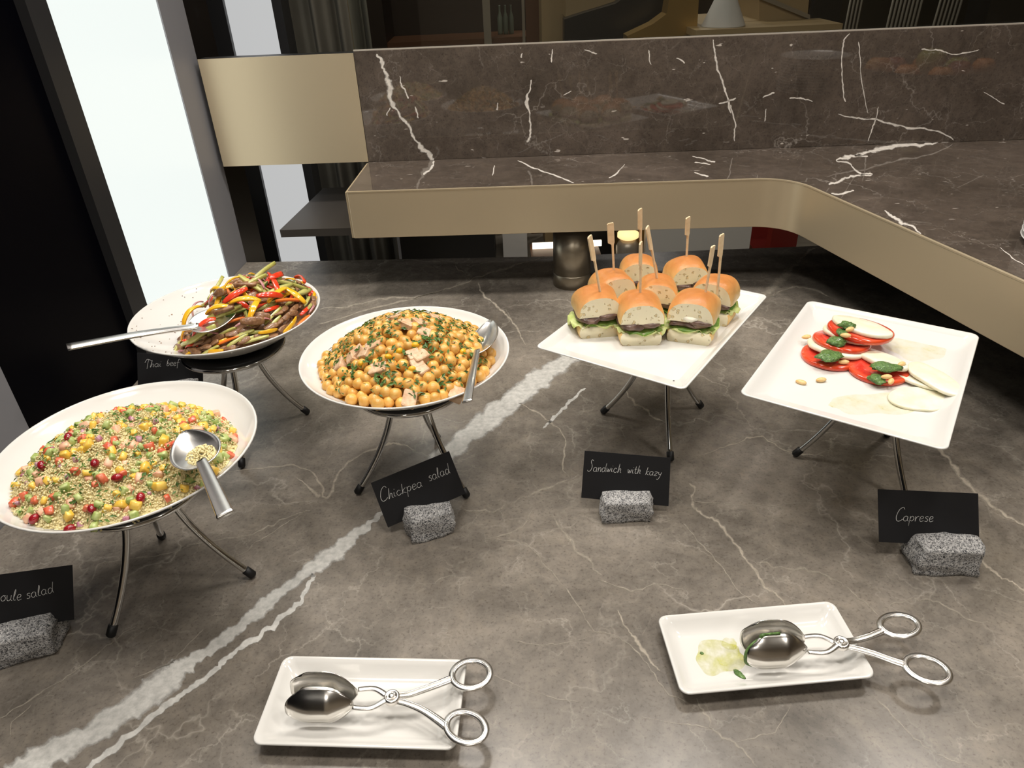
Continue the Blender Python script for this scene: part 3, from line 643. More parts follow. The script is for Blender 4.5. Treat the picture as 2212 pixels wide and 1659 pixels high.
scatter('cucumber_dice', [dice('cucumber_dice', 'dice_green', .0080, i + 29) for i in range(4)], TB, h_tb, 95, .0005, 'pale green cucumber cube in the couscous salad', 'cucumber cube', 'cucumber cubes in the tabbouleh')
scatter('onion_dice', [dice('onion_dice', 'onion', .0052, i + 39) for i in range(3)], TB, h_tb, 34, .0005, 'purple onion bit in the couscous salad', 'onion bit', 'onion bits in the tabbouleh')
flecks('chopped_herbs', TB, h_tb, 1000, .0030, 'dice_dark_green', .0032, 'chopped dark green herbs mixed through the couscous')

# ---------------------------------------------------------------- beef salad
mat('beef', (112, 74, 46), .35, c2=(160, 120, 84), scale=120, bump=.5, bscale=260, coat=.25)
mat('red_pepper', (214, 50, 26), .2, c2=(232, 84, 44), scale=40, coat=.5, rnd=.1)
mat('yellow_pepper', (236, 172, 24), .2, c2=(240, 190, 50), scale=40, coat=.5)
mat('cucumber_flesh', (196, 190, 116), .25, c2=(170, 168, 84), scale=60, coat=.4)
mat('cucumber_skin', (66, 96, 34), .3, coat=.3)
mat('carrot', (232, 118, 40), .3, coat=.3)
mat('onion_strip', (206, 160, 150), .3, c2=(170, 90, 110), scale=60, coat=.3)
mat('beef_bed', (112, 74, 46), .4, c2=(160, 120, 84), scale=120)
mat('dressing', (128, 66, 20), .08, c2=(160, 96, 40), scale=30, coat=.5)
mound('beef_bed', TH, h_th, 'beef_bed', .010, 'mass of beef strips and vegetables inside the heap', 'salad', amp=.004, fr=70)
def strip(name, m, Ln, w, t, bend, twist, seed, skin=None, taper=.5):
    n = 11; sec = []; a = bend
    for i in range(n):
        q = i / (n - 1); th = (q - .5) * a
        if abs(a) > .05: R_ = Ln / a; p = Vector((R_ * math.sin(th), 0, R_ * (math.cos(th) - math.cos(a / 2))))
        else: p = Vector(((q - .5) * Ln, 0, 0))
        ww = w * (1 - taper * abs(2 * q - 1) ** 2.5) * (1 + .2 * mnoise.noise(Vector((q * 3, seed, 0)))); tw = twist * (q - .5)
        X = Vector((math.cos(th), 0, -math.sin(th))); Zv = Vector((math.sin(th), 0, math.cos(th))); Yv = Vector((0, 1, 0))
        Y2 = Yv * math.cos(tw) + Zv * math.sin(tw); Z2 = Zv * math.cos(tw) - Yv * math.sin(tw)
        sec.append([p + Y2 * (ww * yy) + Z2 * (t * zz) for yy, zz in ((-.5, -.3), (-.38, -.5), (.38, -.5), (.5, -.3), (.5, .3), (.38, .5), (-.38, .5), (-.5, .3))])
    V, Fc = rings(sec); mi = None
    if skin: mi = [1 if (i < (n - 1) * 8 and i % 8 in (3, 4)) else 0 for i in range(len(Fc))]
    return mesh(name, V, Fc, [m] + ([skin] if skin else []), True, mi)
CU = [strip('cucumber_strip', 'cucumber_flesh', random.uniform(.045, .066), .0085, .0055, random.uniform(-.2, .7), .3, i, 'cucumber_skin') for i in range(6)]
RP = [strip('red_pepper_strip', 'red_pepper', random.uniform(.04, .062), .0088, .0032, random.uniform(.5, 1.7), .5, i + 10) for i in range(6)]
YP = [strip('yellow_pepper_strip', 'yellow_pepper', random.uniform(.04, .06), .0088, .0032, random.uniform(.8, 2.6), .4, i + 20) for i in range(5)]
BF = [strip('beef_strip', 'beef', random.uniform(.022, .038), .0125, .0062, random.uniform(.2, 1.2), .9, i + 30, None, .4) for i in range(6)]
ON = [strip('onion_strip', 'onion_strip', random.uniform(.035, .05), .005, .0022, random.uniform(1.2, 2.4), .3, i + 40) for i in range(3)]
CA = [strip('carrot_strip', 'carrot', .05, .006, .004, .4, .2, i + 50) for i in range(2)]
def lay(name, me, px, ang, tilt, lift, label, cat, group, sc=1.0, flip=False, xyz=None):
    x, y, z = xyz if xyz else surf(px, TH, h_th, 0); nm = normal_of(h_th, x, y)
    if not inside(h_th, x, y, -.003): return
    if nm.z < .6: nm = Vector((nm.x, nm.y, max(nm.z, .6))).normalized()
    q = nm.to_track_quat('Z', 'X').to_matrix()
    # heading measured in the ground plane
    d = Vector((math.cos(ang), math.sin(ang), 0)); d = (d - nm * d.dot(nm)).normalized(); s = nm.cross(d)
    q = Matrix((d, s, nm)).transposed() @ Matrix.Rotation(tilt, 3, 'Y') @ Matrix.Rotation(random.uniform(-.6, .6), 3, 'X')
    place(name, me, TH, x, y, z + lift, q, sc, label, cat, group)
LB = {'b': ('beef_strip', BF, 'brown cooked beef strip in the heaped salad', 'beef strip', 'beef strips in the salad'),
      'c': ('cucumber_strip', CU, 'cucumber stick with dark green skin in the beef salad', 'cucumber strip', 'cucumber sticks in the beef salad'),
      'r': ('red_pepper_strip', RP, 'curved red pepper strip in the beef salad', 'pepper strip', 'red pepper strips in the beef salad'),
      'y': ('yellow_pepper_strip', YP, 'curved yellow pepper strip in the beef salad', 'pepper strip', 'yellow pepper strips in the beef salad'),
      'o': ('onion_strip', ON, 'thin pinkish onion strip in the beef salad', 'onion strip', 'onion strips in the beef salad'),
      'k': ('carrot_strip', CA, 'thin orange carrot strip in the beef salad', 'carrot strip', 'carrot strips in the beef salad')}
def put(kind, px, ang, tilt=0.0, lift=.004, sc=1.0, idx=None):
    nme, ms, lab, cat, grp = LB[kind]; lay(nme, ms[(idx if idx is not None else random.randrange(99)) % len(ms)], px, ang, tilt, lift, lab, cat, grp, sc)
# undercoat: pieces packed all over the heap
def px_of(x, y, z):
    c_ = RM.T @ (np.array([TH[0] + x, TH[1] + y, z]) - C0); return (CX + F * c_[0] / -c_[2], CY - F * c_[1] / -c_[2])
cells = []
bag = ['b'] * 125 + ['c'] * 74 + ['r'] * 22 + ['y'] * 22 + ['o'] * 22 + ['k'] * 8; random.shuffle(bag)
for _ in range(20000):
    if len(cells) >= len(bag): break
    x, y = random.uniform(-.10, .15), random.uniform(-.15, .12)
    if not inside(h_th, x, y, .0015): continue
    if any((x - p) ** 2 + (y - q) ** 2 < .0080 ** 2 for p, q in cells): continue
    z = h_th(x, y); q = px_of(x, y, z)
    if 395 < q[0] < 515 and 655 < q[1] < 718: continue               # the spoon lies here
    cells.append((x, y)); kind = bag[len(cells) - 1]; nme, ms, lab, cat, grp = LB[kind]
    rr = math.hypot(x, y); an = random.uniform(0, 6.28) if rr < .095 else math.atan2(y, x) + math.pi / 2 + random.uniform(-.35, .35)
    lay(nme, random.choice(ms), None, an, random.uniform(-.2, .2), random.uniform(-.003, .003) + (.003 if rr > .12 else 0), lab, cat, grp, (.92 if rr < .10 else .72), xyz=(x, y, z))
# the pieces that stand out in the photograph: pixel, heading, tilt, lift
for kind, px, ang, tilt, lift in [
    ('c', (545, 630), -.6, .1, .012), ('c', (470, 637), 1.1, -.3, .012), ('c', (452, 650), 1.0, -.2, .010), ('c', (608, 640), .9, -.2, .012), ('c', (632, 632), .5, 0, .012), ('c', (660, 645), 1.2, 0, .010),
    ('c', (575, 608), 1.2, -.4, .016), ('c', (440, 735), .35, 0, .008), ('c', (500, 728), .3, 0, .008), ('c', (560, 690), .9, -.2, .012), ('c', (400, 672), .8, 0, .006), ('c', (435, 655), .4, 0, .01),
    ('r', (600, 620), 1.3, .1, .016), ('r', (585, 650), .5, .1, .016), ('r', (525, 705), .6, -.1, .012), ('r', (445, 722), .5, 0, .008), ('r', (570, 600), .2, .2, .012), ('r', (650, 620), -1.0, 0, .012), ('r', (595, 632), -.9, .1, .014),
    ('y', (640, 660), -.2, 0, .013), ('y', (530, 655), .2, 0, .014), ('y', (480, 705), .1, 0, .010), ('y', (510, 632), .8, 0, .012), ('y', (545, 658), 1.5, 0, .013), ('y', (610, 690), 1.2, -.2, .012), ('y', (420, 700), .9, 0, .008),
    ('b', (525, 598), .9, -.5, .014), ('b', (500, 606), .2, 0, .012), ('b', (460, 640), .3, 0, .012), ('b', (490, 690), .3, 0, .012), ('b', (540, 672), .2, 0, .013), ('b', (535, 635), .2, 0, .014), ('b', (610, 600), -.3, 0, .010), ('b', (480, 650), -.4, 0, .012), ('b', (570, 720), .2, 0, .008),
    ('o', (425, 655), .9, -.3, .010), ('o', (490, 620), 1.5, -.4, .014), ('o', (560, 630), -.7, 0, .014), ('k', (385, 695), .35, 0, .004), ('k', (410, 685), .3, 0, .006), ('k', (595, 600), .3, .2, .013), ('k', (635, 690), .6, 0, .01)]:
    put(kind, px, ang, tilt, lift + .002, 1.08)
# dressing pooled in the bowl
def puddle(name, c, cx, cy, r, m, zf, label, seed, cat='dressing'):
    V, Fc = [], []; n = 28
    for kk, q in enumerate((0.0, .5, .8, 1.0)):
        for i in range(n):
            a = 2 * math.pi * i / n; rr = r * q * (1 + .22 * mnoise.noise(Vector((math.cos(a) * 1.6 + seed, math.sin(a) * 1.6, seed))))
            x, y = cx + rr * math.cos(a), cy + rr * math.sin(a); V.append((x, y, zf(x, y) + (.0022 * (1 - q ** 3) + .0002)))
    for k in range(3):
        for i in range(n): j = (i + 1) % n; Fc.append((k * n + i, k * n + j, (k + 1) * n + j, (k + 1) * n + i))
    o = ob(name, (V, Fc), m); o.location = (*c, 0); return props(o, label, cat, None, 'stuff')
puddle('salad_dressing', TH, .02, -.06, .075, 'dressing', lambda x, y: max(.197, bowl_in(math.hypot(x, y))) , 'brown dressing pooled at the bottom of the beef salad bowl', 3)
V, Fc = [], []
for i in range(70):
    a = random.uniform(1.9, 4.6); r = random.uniform(.07, .15); x, y = r * math.cos(a), r * math.sin(a)
    s = random.uniform(.0006, .0018); k = len(V); z = bowl_in(r) + .0006
    V += [(x + s * v.x, y + s * v.y, z + .4 * s * v.z) for v in ICO1[0]]; Fc += [tuple(j + k for j in f) for f in ICO1[1]]
o = ob('dressing_specks', (V, Fc), 'beef'); o.location = (*TH, 0); props(o, 'brown specks of dressing on the emptied side of the bowl', 'specks', None, 'stuff')

# ================================================================== serving spoons
def spoon(T, Nk, E, up, width, label, hw=(.0045, .0085), depth=.010, thick=.0022, mid=None):
    s = empty('serving_spoon', Nk, label=label, cat='spoon', group='steel serving spoons')
    T, Nk, E, up = Vector(T), Vector(Nk), Vector(E), Vector(up).normalized()
    ax = (T - Nk); Ln = ax.length; ax.normalize(); sd = ax.cross(up).normalized(); u2 = sd.cross(ax).normalized()
    V, Fc = [], []; nu, nv = 18, 12
    for i in range(nu + 1):
        q = i / nu; hwid = width * .5 * max(.06, (math.sin(math.pi * min(1, q ** .78)) ** .62 if 0 < q < 1 else .06)); 
        for j in range(nv + 1):
            v = -1 + 2 * j / nv
            z = -depth * (1 - v * v) * (math.sin(math.pi * min(q, .995)) ** .7)
            V.append(ax * (Ln * q) + sd * (hwid * v) + u2 * z)
    for i in range(nu):
        for j in range(nv): a = i * (nv + 1) + j; Fc.append((a, a + 1, a + nv + 2, a + nv + 1))
    o = ob('spoon_bowl', (V, Fc), 'silver', s); solid(o, .0012)
    ctrl = [ax * .004, mid - Nk if mid is not None else (E - Nk) * .4, E - Nk]
    pts = crom([ax * .010] + ctrl, 8); m = len(pts)
    w = [hw[0] + (hw[1] - hw[0]) * (i / (m - 1)) ** 1.2 for i in range(m)]
    sec = []
    for i, (p, t, ss, uu) in enumerate(frames(pts, up)):
        sec.append([p + ss * (w[i] * a) + uu * (thick * b) for a, b in ((-1, -.35), (-.8, -.6), (.8, -.6), (1, -.35), (1, .35), (.8, .6), (-.8, .6), (-1, .35))])
    ob('handle', rings(sec), 'silver', s)
    return s
spoon(on(512, 668, .270), on(408, 708, .262), on(145, 750, .272), (.0, -.35, 1), .052, 'steel spoon resting in the beef salad, its handle over the rim', (.0046, .0072), thick=.0032, mid=on(300, 722, .262))
spoon(on(1060, 690, .252), on(1028, 765, .250), on(1009, 868, .250), (-.25, .1, 1), .046, 'steel spoon leaning in the chickpea salad', (.0040, .0068), mid=on(1018, 820, .254))
spoon(on(398, 930, .278), on(440, 1006, .272), on(487, 1113, .268), (-.1, -.1, 1), .056, 'steel spoon with couscous in its bowl, handle over the rim', (.0055, .0088), thick=.0035)

V, Fc = [], []; n = len(ICO1[0]); k = 0; cs = (on(398, 930, .278) * .35 + on(440, 1006, .272) * .65)
while k < 330:
    a, r = random.uniform(0, 6.28), random.random() ** .7 * .017; x, y = r * math.cos(a) * .9 + .004, r * math.sin(a) * 1.1
    z = -.0065 + .010 * (1 - (r / .017) ** 2) * random.uniform(.4, 1) + .004 * (r / .017) ** 2; q = random.uniform(.0010, .0017)
    V += [(x + v.x * q, y + v.y * q, z + v.z * q) for v in ICO1[0]]; Fc += [tuple(i + k * n for i in f) for f in ICO1[1]]; k += 1
o = ob('couscous_in_spoon', (V, Fc), 'couscous'); o.location = cs; props(o, 'loose couscous left in the spoon bowl', 'couscous', None, 'stuff')
# ================================================================== platters and small plates
def dish(name, a, b, c, hgt, lip, loc, rz, label, cat, group, foot=.72, wall=.022):
    secs = [rrect(a * foot, b * foot, c, 0), rrect(a * foot + .001, b * foot + .001, c, .0025)]
    for q in np.linspace(.15, 1, 6): secs.append(rrect(a * foot + (a - a * foot) * q ** .75, b * foot + (b - b * foot) * q ** .75, c, .0025 + (hgt - .0025) * q ** 1.25))
    secs.append(rrect(a - .0012, b - .0012, c, hgt + .0014)); secs.append(rrect(a - .0035, b - .0035, c, hgt + .0010))
    for q in np.linspace(.2, 1, 6): secs.append(rrect(a - .0035 - wall * q, b - .0035 - wall * q, max(c - .004 * q, .004), hgt + .001 - (hgt - lip) * math.sin(q * math.pi / 2) ** 1.0))
    secs.append(rrect((a - .0035 - wall) * .5, (b - .0035 - wall) * .5, .01, lip))
    o = ob(name, rings(secs), 'porcelain'); o.location = loc; o.rotation_euler = (0, 0, rz)
    return props(o, label, cat, group)
# platter corners read at the rim height
ZP = .208
sc = [on(*q, ZP) for q in ((1664, 639), (1480, 848), (1150, 750))]
ex = (sc[2] - sc[1]); ey = (sc[0] - sc[1]); sctr = (sc[0] + sc[2]) / 2; srz = math.atan2(ey.y, ey.x)
dish('platter', ey.length / 2 - .003, ex.length / 2 - .003, .010, ZP - ZR, .006, (sctr.x, sctr.y, ZR), srz, 'white rectangular platter carrying the sandwiches', 'platter', 'white rectangular platters', .62, .026)
cc = [on(*q, ZP) for q in ((1743, 650), (2120, 721), (2052, 980), (1590, 851))]
cctr = (cc[0] + cc[1] + cc[2] + cc[3]) / 4; ca = ((cc[0] - cc[3]) + (cc[1] - cc[2])) / 2; cb = ((cc[1] - cc[0]) + (cc[2] - cc[3])) / 2; crz = math.atan2(ca.y, ca.x)
dish('platter', ca.length / 2 - .002, cb.length / 2 - .002, .012, ZP - ZR, .006, (cctr.x, cctr.y, ZR), crz, 'white rectangular platter carrying caprese salad', 'platter', 'white rectangular platters', .62, .030)
def small(pc, label):
    q = [on(*p, .021) for p in pc]; c = (q[0] + q[1] + q[2] + q[3]) / 4; a = ((q[1] - q[0]) + (q[2] - q[3])) / 2; b_ = ((q[0] - q[3]) + (q[1] - q[2])) / 2
    rz = math.atan2(a.y, a.x); dish('tong_rest_plate', a.length / 2, b_.length / 2 - .001, .011, .020, .005, (c.x, c.y, 0), rz, label, 'plate', 'small white rest plates', .70, .022); return c, rz
P1 = small([(612, 1414), (1010, 1422), (985, 1622), (541, 1610)], 'clean small white rectangular plate under serving tongs')
P2 = small([(1415, 1327), (1803, 1297), (1892, 1462), (1475, 1505)], 'small white rectangular plate smeared with green oil under tongs')

mat('pesto', (62, 96, 38), .4, c2=(108, 142, 74), scale=260, bump=1.0, bscale=420, coat=.2)
# ================================================================== tongs
def tongs(zm, nroot, ntip, froot, ftip, pivot, hn, hf, rn, rf, label, hh=.0245, stain=None):
    """zm maps a point of the traced crop to photo pixels; hn/hf: near/far handle points; rn/rf: ring centre and half sizes"""
    zc = .035
    g = lambda p, z=zc: on(*zm(p), z)
    pv = g(pivot, .032)
    t = empty('serving_tongs', (pv.x, pv.y, .0055), label=label, cat='tongs', group='silver scissor tongs')
    back = Vector(t.location)
    def scoop(root, tip, sign, tilt, hh):
        A, B = g(root, zc), g(tip, zc); B.z = zc - .002; ax = (B - A); Ln = ax.length; ax.normalize(); nr = Vector((-ax.y, ax.x, 0)).normalized()
        if nr.y < 0: nr = -nr
        nr = nr * sign                                   # outward
        upv = (Vector((0, 0, 1)) + nr * tilt).normalized(); V, Fc = [], []; nu, nv = 20, 14
        for i in range(nu + 1):
            q = i / nu; e = .12 + .88 * (1 - (1 - min(q / .45, 1)) ** 2.2) if q < .45 else (1 - ((q - .45) / .55) ** 4 * .22)
            for j in range(nv + 1):
                v = -1 + 2 * j / nv
                bulge = .0125 * (1 - v * v) * min(1, (q / .35)) ** .8 * (1 - .55 * max(0, (q - .6) / .4) ** 2)
                tipr = Ln * q - .018 * abs(v) ** 3 * max(0, (q - .6) / .4) ** 1.5
                V.append(A + ax * tipr + upv * (hh * e * v) + nr * (bulge - .004) - back)
        for i in range(nu):
            for j in range(nv): a = i * (nv + 1) + j; Fc.append((a, a + 1, a + nv + 2, a + nv + 1))
        o = ob('scoop', (V, Fc), 'steel', t); solid(o, .0011)
        # keep the scoop off the plate floor
        zmin = min(v.co.z for v in o.data.vertices) + back.z
        for v in o.data.vertices: v.co.z += max(0, .0065 - zmin)
        if stain and sign < 0:
            edge = [V[nu * (nv + 1) + j] for j in range(1, nv + 1)] + [V[i * (nv + 1) + nv] for i in range(nu - 1, 8, -1)]
            edge = [e_ + Vector((0, 0, max(0, .0065 - zmin))) + nr * .0006 for e_ in edge]
            ob('pesto_smear', tube(edge, [.0014 + .0016 * abs(mnoise.noise(Vector((i * .9, 2, 1)))) for i in range(len(edge))], 6), 'pesto', o)
        return A
    scoop(nroot, ntip, -1, -.26, hh); scoop(froot, ftip, 1, .22, hh * 1.16)
    def arm(root, pts, ring, zoff):
        R0 = g(root, zc); R1 = R0 * .5 + pv * .5
        sd = (R0 - pv); sd = Vector((0, 1 if sd.y > 0 else -1, 0)); R1 += sd * .006
        P = [R0, R1, pv + Vector((0, 0, zoff))] + [g(p, .030) for p in pts]
        C = crom(P, 7); m = len(C)
        a = ob('arm', tube([p - back for p in C], [.0030 + .0026 * (i / (m - 1)) for i in range(m)], 10, rz=[.0020] * m), 'silver', t)
        # two raised ridges along the arm
        for off in (-.0022, .0022):
            rid = [p - back + s_ * off + Vector((0, 0, .0016)) for p, tt, s_, u_ in frames(C[12:-1])]
            ob('ridge', tube(rid, .0011, 6), 'silver', a)
        (rx, ry), (ha, hb), ang = ring
        el = []
        for i in range(36):
            th = 2 * math.pi * i / 36; x = ha * math.cos(th); y = hb * math.sin(th); el.append(g((rx + x * math.cos(ang) - y * math.sin(ang), ry + x * math.sin(ang) + y * math.cos(ang)), .030) - back)
        r_ = ob('ring_handle', tube(el, .0042, 10, rz=.0024, closed=True), 'silver', t)
        ce = sum(el, Vector()) / len(el)
        ob('ridge', tube([ce + (e - ce) * .955 + Vector((0, 0, .0020)) for e in el], .0010, 6, closed=True), 'silver', r_)
    arm(nroot, hf, rf, .002); arm(froot, hn, rn, -.002)
    pl = lambda zz, prof, nm, par_: ob(nm, xf(lathe(prof, 28), Matrix.Translation(pv - back + Vector((0, 0, zz)))), 'silver', par_)
    d = pl(-.003, [(.0085, 0), (.0090, .001), (.0090, .006), (.0080, .0075), (.0062, .0078), (.0055, .0068)], 'pivot', t)
    pl(.003, [(.0034, 0), (.0034, .0022), (.0024, .0032), (.0008, .0035)], 'rivet', d)
    return t
z7 = lambda p: (520 + p[0] * .2577, 1380 + p[1] * .2577)
tongs(z7, (938, 575), (372, 572), (985, 425), (410, 418), (1268, 497), [(1400, 545), (1520, 595), (1630, 665), (1730, 740)], [(1400, 470), (1520, 430), (1640, 385), (1780, 330)],
      ((1888, 742), (168, 128), .28), ((1930, 298), (160, 116), -.18), 'silver scissor tongs lying on the clean small plate')
z8 = lambda p: (1400 + p[0] * .3074, 1270 + p[1] * .3074)
tongs(z8, (1125, 450), (680, 470), (1095, 345), (650, 345), (1355, 393), [(1450, 425), (1560, 455), (1700, 505), (1810, 540)], [(1440, 372), (1540, 345), (1600, 322), (1650, 300)],
      ((1960, 573), (165, 82), .36), ((1765, 264), (136, 76), .10), 'silver scissor tongs with pesto on the oil-smeared plate', stain=True)

# oil and pesto smears on the second small plate
m, nt, b = new_mat('oil_film')
b.inputs['Base Color'].default_value = rgba((204, 204, 74)); b.inputs['Roughness'].default_value = .08
n = noisefac(nt, 45, 4, .6); r = ramp(nt, n.outputs[0], [(.36, (.04, .04, .04, 1)), (.66, (.5, .5, .5, 1))]); L(nt, r.outputs[0], b.inputs['Alpha'])
m, nt, b = new_mat('oil_faint')
b.inputs['Base Color'].default_value = rgba((222, 214, 128)); b.inputs['Roughness'].default_value = .08
n = noisefac(nt, 38, 5, .65); r = ramp(nt, n.outputs[0], [(.44, (.10, .10, .10, 1)), (.60, (.22, .22, .22, 1)), (.70, (.5, .5, .5, 1))]); L(nt, r.outputs[0], b.inputs['Alpha'])
def film(name, c, rx, ry, rz, z, m, seed, label, cat, thick=.0006):
    V, Fc = [], []; n = 36
    for q, zz in ((0.0, 1), (.6, 1), (.9, .7), (1.0, 0)):
        for i in range(n):
            a = 2 * math.pi * i / n; k = 1 + .35 * mnoise.noise(Vector((math.cos(a) * 1.8 + seed, math.sin(a) * 1.8, seed * 1.3)))
            V.append((rx * q * k * math.cos(a), ry * q * k * math.sin(a), zz * thick))
    for k in range(3):
        for i in range(n): j = (i + 1) % n; Fc.append((k * n + i, k * n + j, (k + 1) * n + j, (k + 1) * n + i))
    o = ob(name, (V, Fc), m); o.location = (c.x, c.y, z); o.rotation_euler = (0, 0, rz); return props(o, label, cat, None, 'stuff')
p = on(1545, 1420, .005); film('oil_smear', p, .036, .026, .3, .0052, 'oil_film', 2, 'green oil smear on the small plate by the tongs', 'oil')
p = on(1575, 1392, .005); film('oil_smear', p, .010, .008, .8, .0056, 'oil_film', 5, 'small oil drop above the larger smear on the plate', 'oil')
def pesto_blob(c, rx, ry, rzz, h, seed, label, name='pesto_dollop', rot=0.0, cat='pesto'):
    sd = Vector((seed * 2.7, seed, 1)); V = []
    for v in ICO3[0]:
        k = 1 + .45 * mnoise.noise(v * 1.6 + sd) + .22 * mnoise.noise(v * 4.5 + sd) + .10 * mnoise.noise(v * 11 + sd); V.append(Vector((v.x * rx * k, v.y * ry * k, (v.z if v.z > 0 else v.z * .5) * h * k)))
    o = ob(name, (V, ICO3[1]), 'pesto'); o.location = c; o.rotation_euler = (0, 0, rot); return props(o, label, cat)
p = on(1597, 1456, .006); pesto_blob(p, .0085, .0035, 0, .002, 4, 'tiny green pesto smear on the small plate', 'pesto_smear', -.9)
p = on(1516, 1411, .006); pesto_blob(p, .0022, .002, 0, .0015, 6, 'green herb speck in the oil smear', 'pesto_speck')

# ================================================================== sandwiches
mat('crust', (214, 142, 68), .42, c2=(196, 116, 50), scale=22, sss=.05, bump=.12, bscale=300)
def crustmat():
    m, nt, b = new_mat('bun_crust')
    ge = N(nt, 'ShaderNodeTexCoord'); sp = N(nt, 'ShaderNodeSeparateXYZ'); L(nt, ge.outputs['Object'], sp.inputs[0])
    n = noisefac(nt, 40, 4); ma = N(nt, 'ShaderNodeMath', operation='MULTIPLY_ADD'); L(nt, n.outputs[0], ma.inputs[0]); ma.inputs[1].default_value = .016; L(nt, sp.outputs[2], ma.inputs[2])
    mr = N(nt, 'ShaderNodeMapRange'); mr.inputs[1].default_value = .034; mr.inputs[2].default_value = .082; L(nt, ma.outputs[0], mr.inputs[0])
    r = ramp(nt, mr.outputs[0], [(0, rgba((242, 226, 176))), (.3, rgba((236, 202, 138))), (.55, rgba((222, 172, 104))), (.8, rgba((206, 144, 80))), (1, rgba((192, 124, 66)))])
    L(nt, r.outputs[0], b.inputs['Base Color']); b.inputs['Roughness'].default_value = .36
    bn = noisefac(nt, 70, 5); bp = N(nt, 'ShaderNodeBump'); bp.inputs['Strength'].default_value = .35; bp.inputs['Distance'].default_value = .003; L(nt, bn.outputs[0], bp.inputs['Height']); L(nt, bp.outputs[0], b.inputs['Normal'])
    b.inputs['Specular IOR Level'].default_value = .4
def crumbmat():
    m, nt, b = new_mat('bun_crumb')
    tc = N(nt, 'ShaderNodeTexCoord'); wn = noisefac(nt, 90, 3)
    v = N(nt, 'ShaderNodeTexVoronoi'); v.inputs['Scale'].default_value = 150; v.inputs['Randomness'].default_value = 1
    va = N(nt, 'ShaderNodeVectorMath', operation='MULTIPLY_ADD'); L(nt, wn.outputs['Color'], va.inputs[0]); va.inputs[1].default_value = (.012,) * 3; L(nt, tc.outputs['Object'], va.inputs[2]); L(nt, va.outputs[0], v.inputs['Vector'])
    sp = N(nt, 'ShaderNodeSeparateColor'); L(nt, v.outputs['Color'], sp.inputs[0])
    # only some cells are holes, of different size
    th = N(nt, 'ShaderNodeMapRange'); th.inputs[1].default_value = .55; th.inputs[2].default_value = 1.0; th.inputs[3].default_value = 0; th.inputs[4].default_value = .55; L(nt, sp.outputs[0], th.inputs[0])
    su = N(nt, 'ShaderNodeMath', operation='SUBTRACT'); L(nt, th.outputs[0], su.inputs[0]); L(nt, v.outputs['Distance'], su.inputs[1])
    r = ramp(nt, su.outputs[0], [(.0, (0, 0, 0, 1)), (.14, (1, 1, 1, 1))])
    mx = N(nt, 'ShaderNodeMix', data_type='RGBA'); L(nt, r.outputs[0], mx.inputs[0]); mx.inputs[6].default_value = rgba((246, 236, 204)); mx.inputs[7].default_value = rgba((232, 212, 164)); L(nt, mx.outputs[2], b.inputs['Base Color'])
    bp = N(nt, 'ShaderNodeBump'); bp.invert = True; bp.inputs['Strength'].default_value = .8; bp.inputs['Distance'].default_value = .003; L(nt, r.outputs[0], bp.inputs['Height']); L(nt, bp.outputs[0], b.inputs['Normal'])
    b.inputs['Roughness'].default_value = .8; b.inputs['Subsurface Weight'].default_value = .1; b.inputs['Subsurface Radius'].default_value = (.004, .003, .0015)
crustmat(); crumbmat()
mat('bun_base', (238, 208, 146), .6, c2=(222, 176, 104), scale=60)
mat('lettuce', (186, 202, 108), .4, c2=(220, 226, 156), scale=45, sss=.1)
mat('lettuce_dark', (96, 142, 52), .4, c2=(150, 182, 84), scale=50)
mat('horse_meat', (88, 64, 54), .35, c2=(134, 106, 92), scale=70, bump=.4, bscale=200, coat=.15)
mat('soft_cheese', (240, 236, 218), .4, sss=.1)
mat('wood_pick', (236, 214, 178), .55, c2=(224, 198, 156), scale=90)
ZF = ZR + .0062
def bunsec(w, z0, z1, power, nseg, y, seed, inset=0.0):
    """cross-section of a bun half: flat bottom, domed top"""
    out = []
    for i in range(nseg):
        t = math.pi * i / (nseg - 1); cx = math.cos(t); sx = math.sin(t)
        x = (w - inset) * math.copysign(abs(cx) ** power, cx); z = z0 + (z1 - z0 - inset) * abs(sx) ** power
        k = .0018 * mnoise.noise(Vector((x * 30 + seed, y * 30, z * 30))); out.append((x + k, y, z + k))
    out += [(-(w - inset) * .6, y, z0 + .0005), (0, y, z0), ((w - inset) * .6, y, z0 + .0005)]
    return out
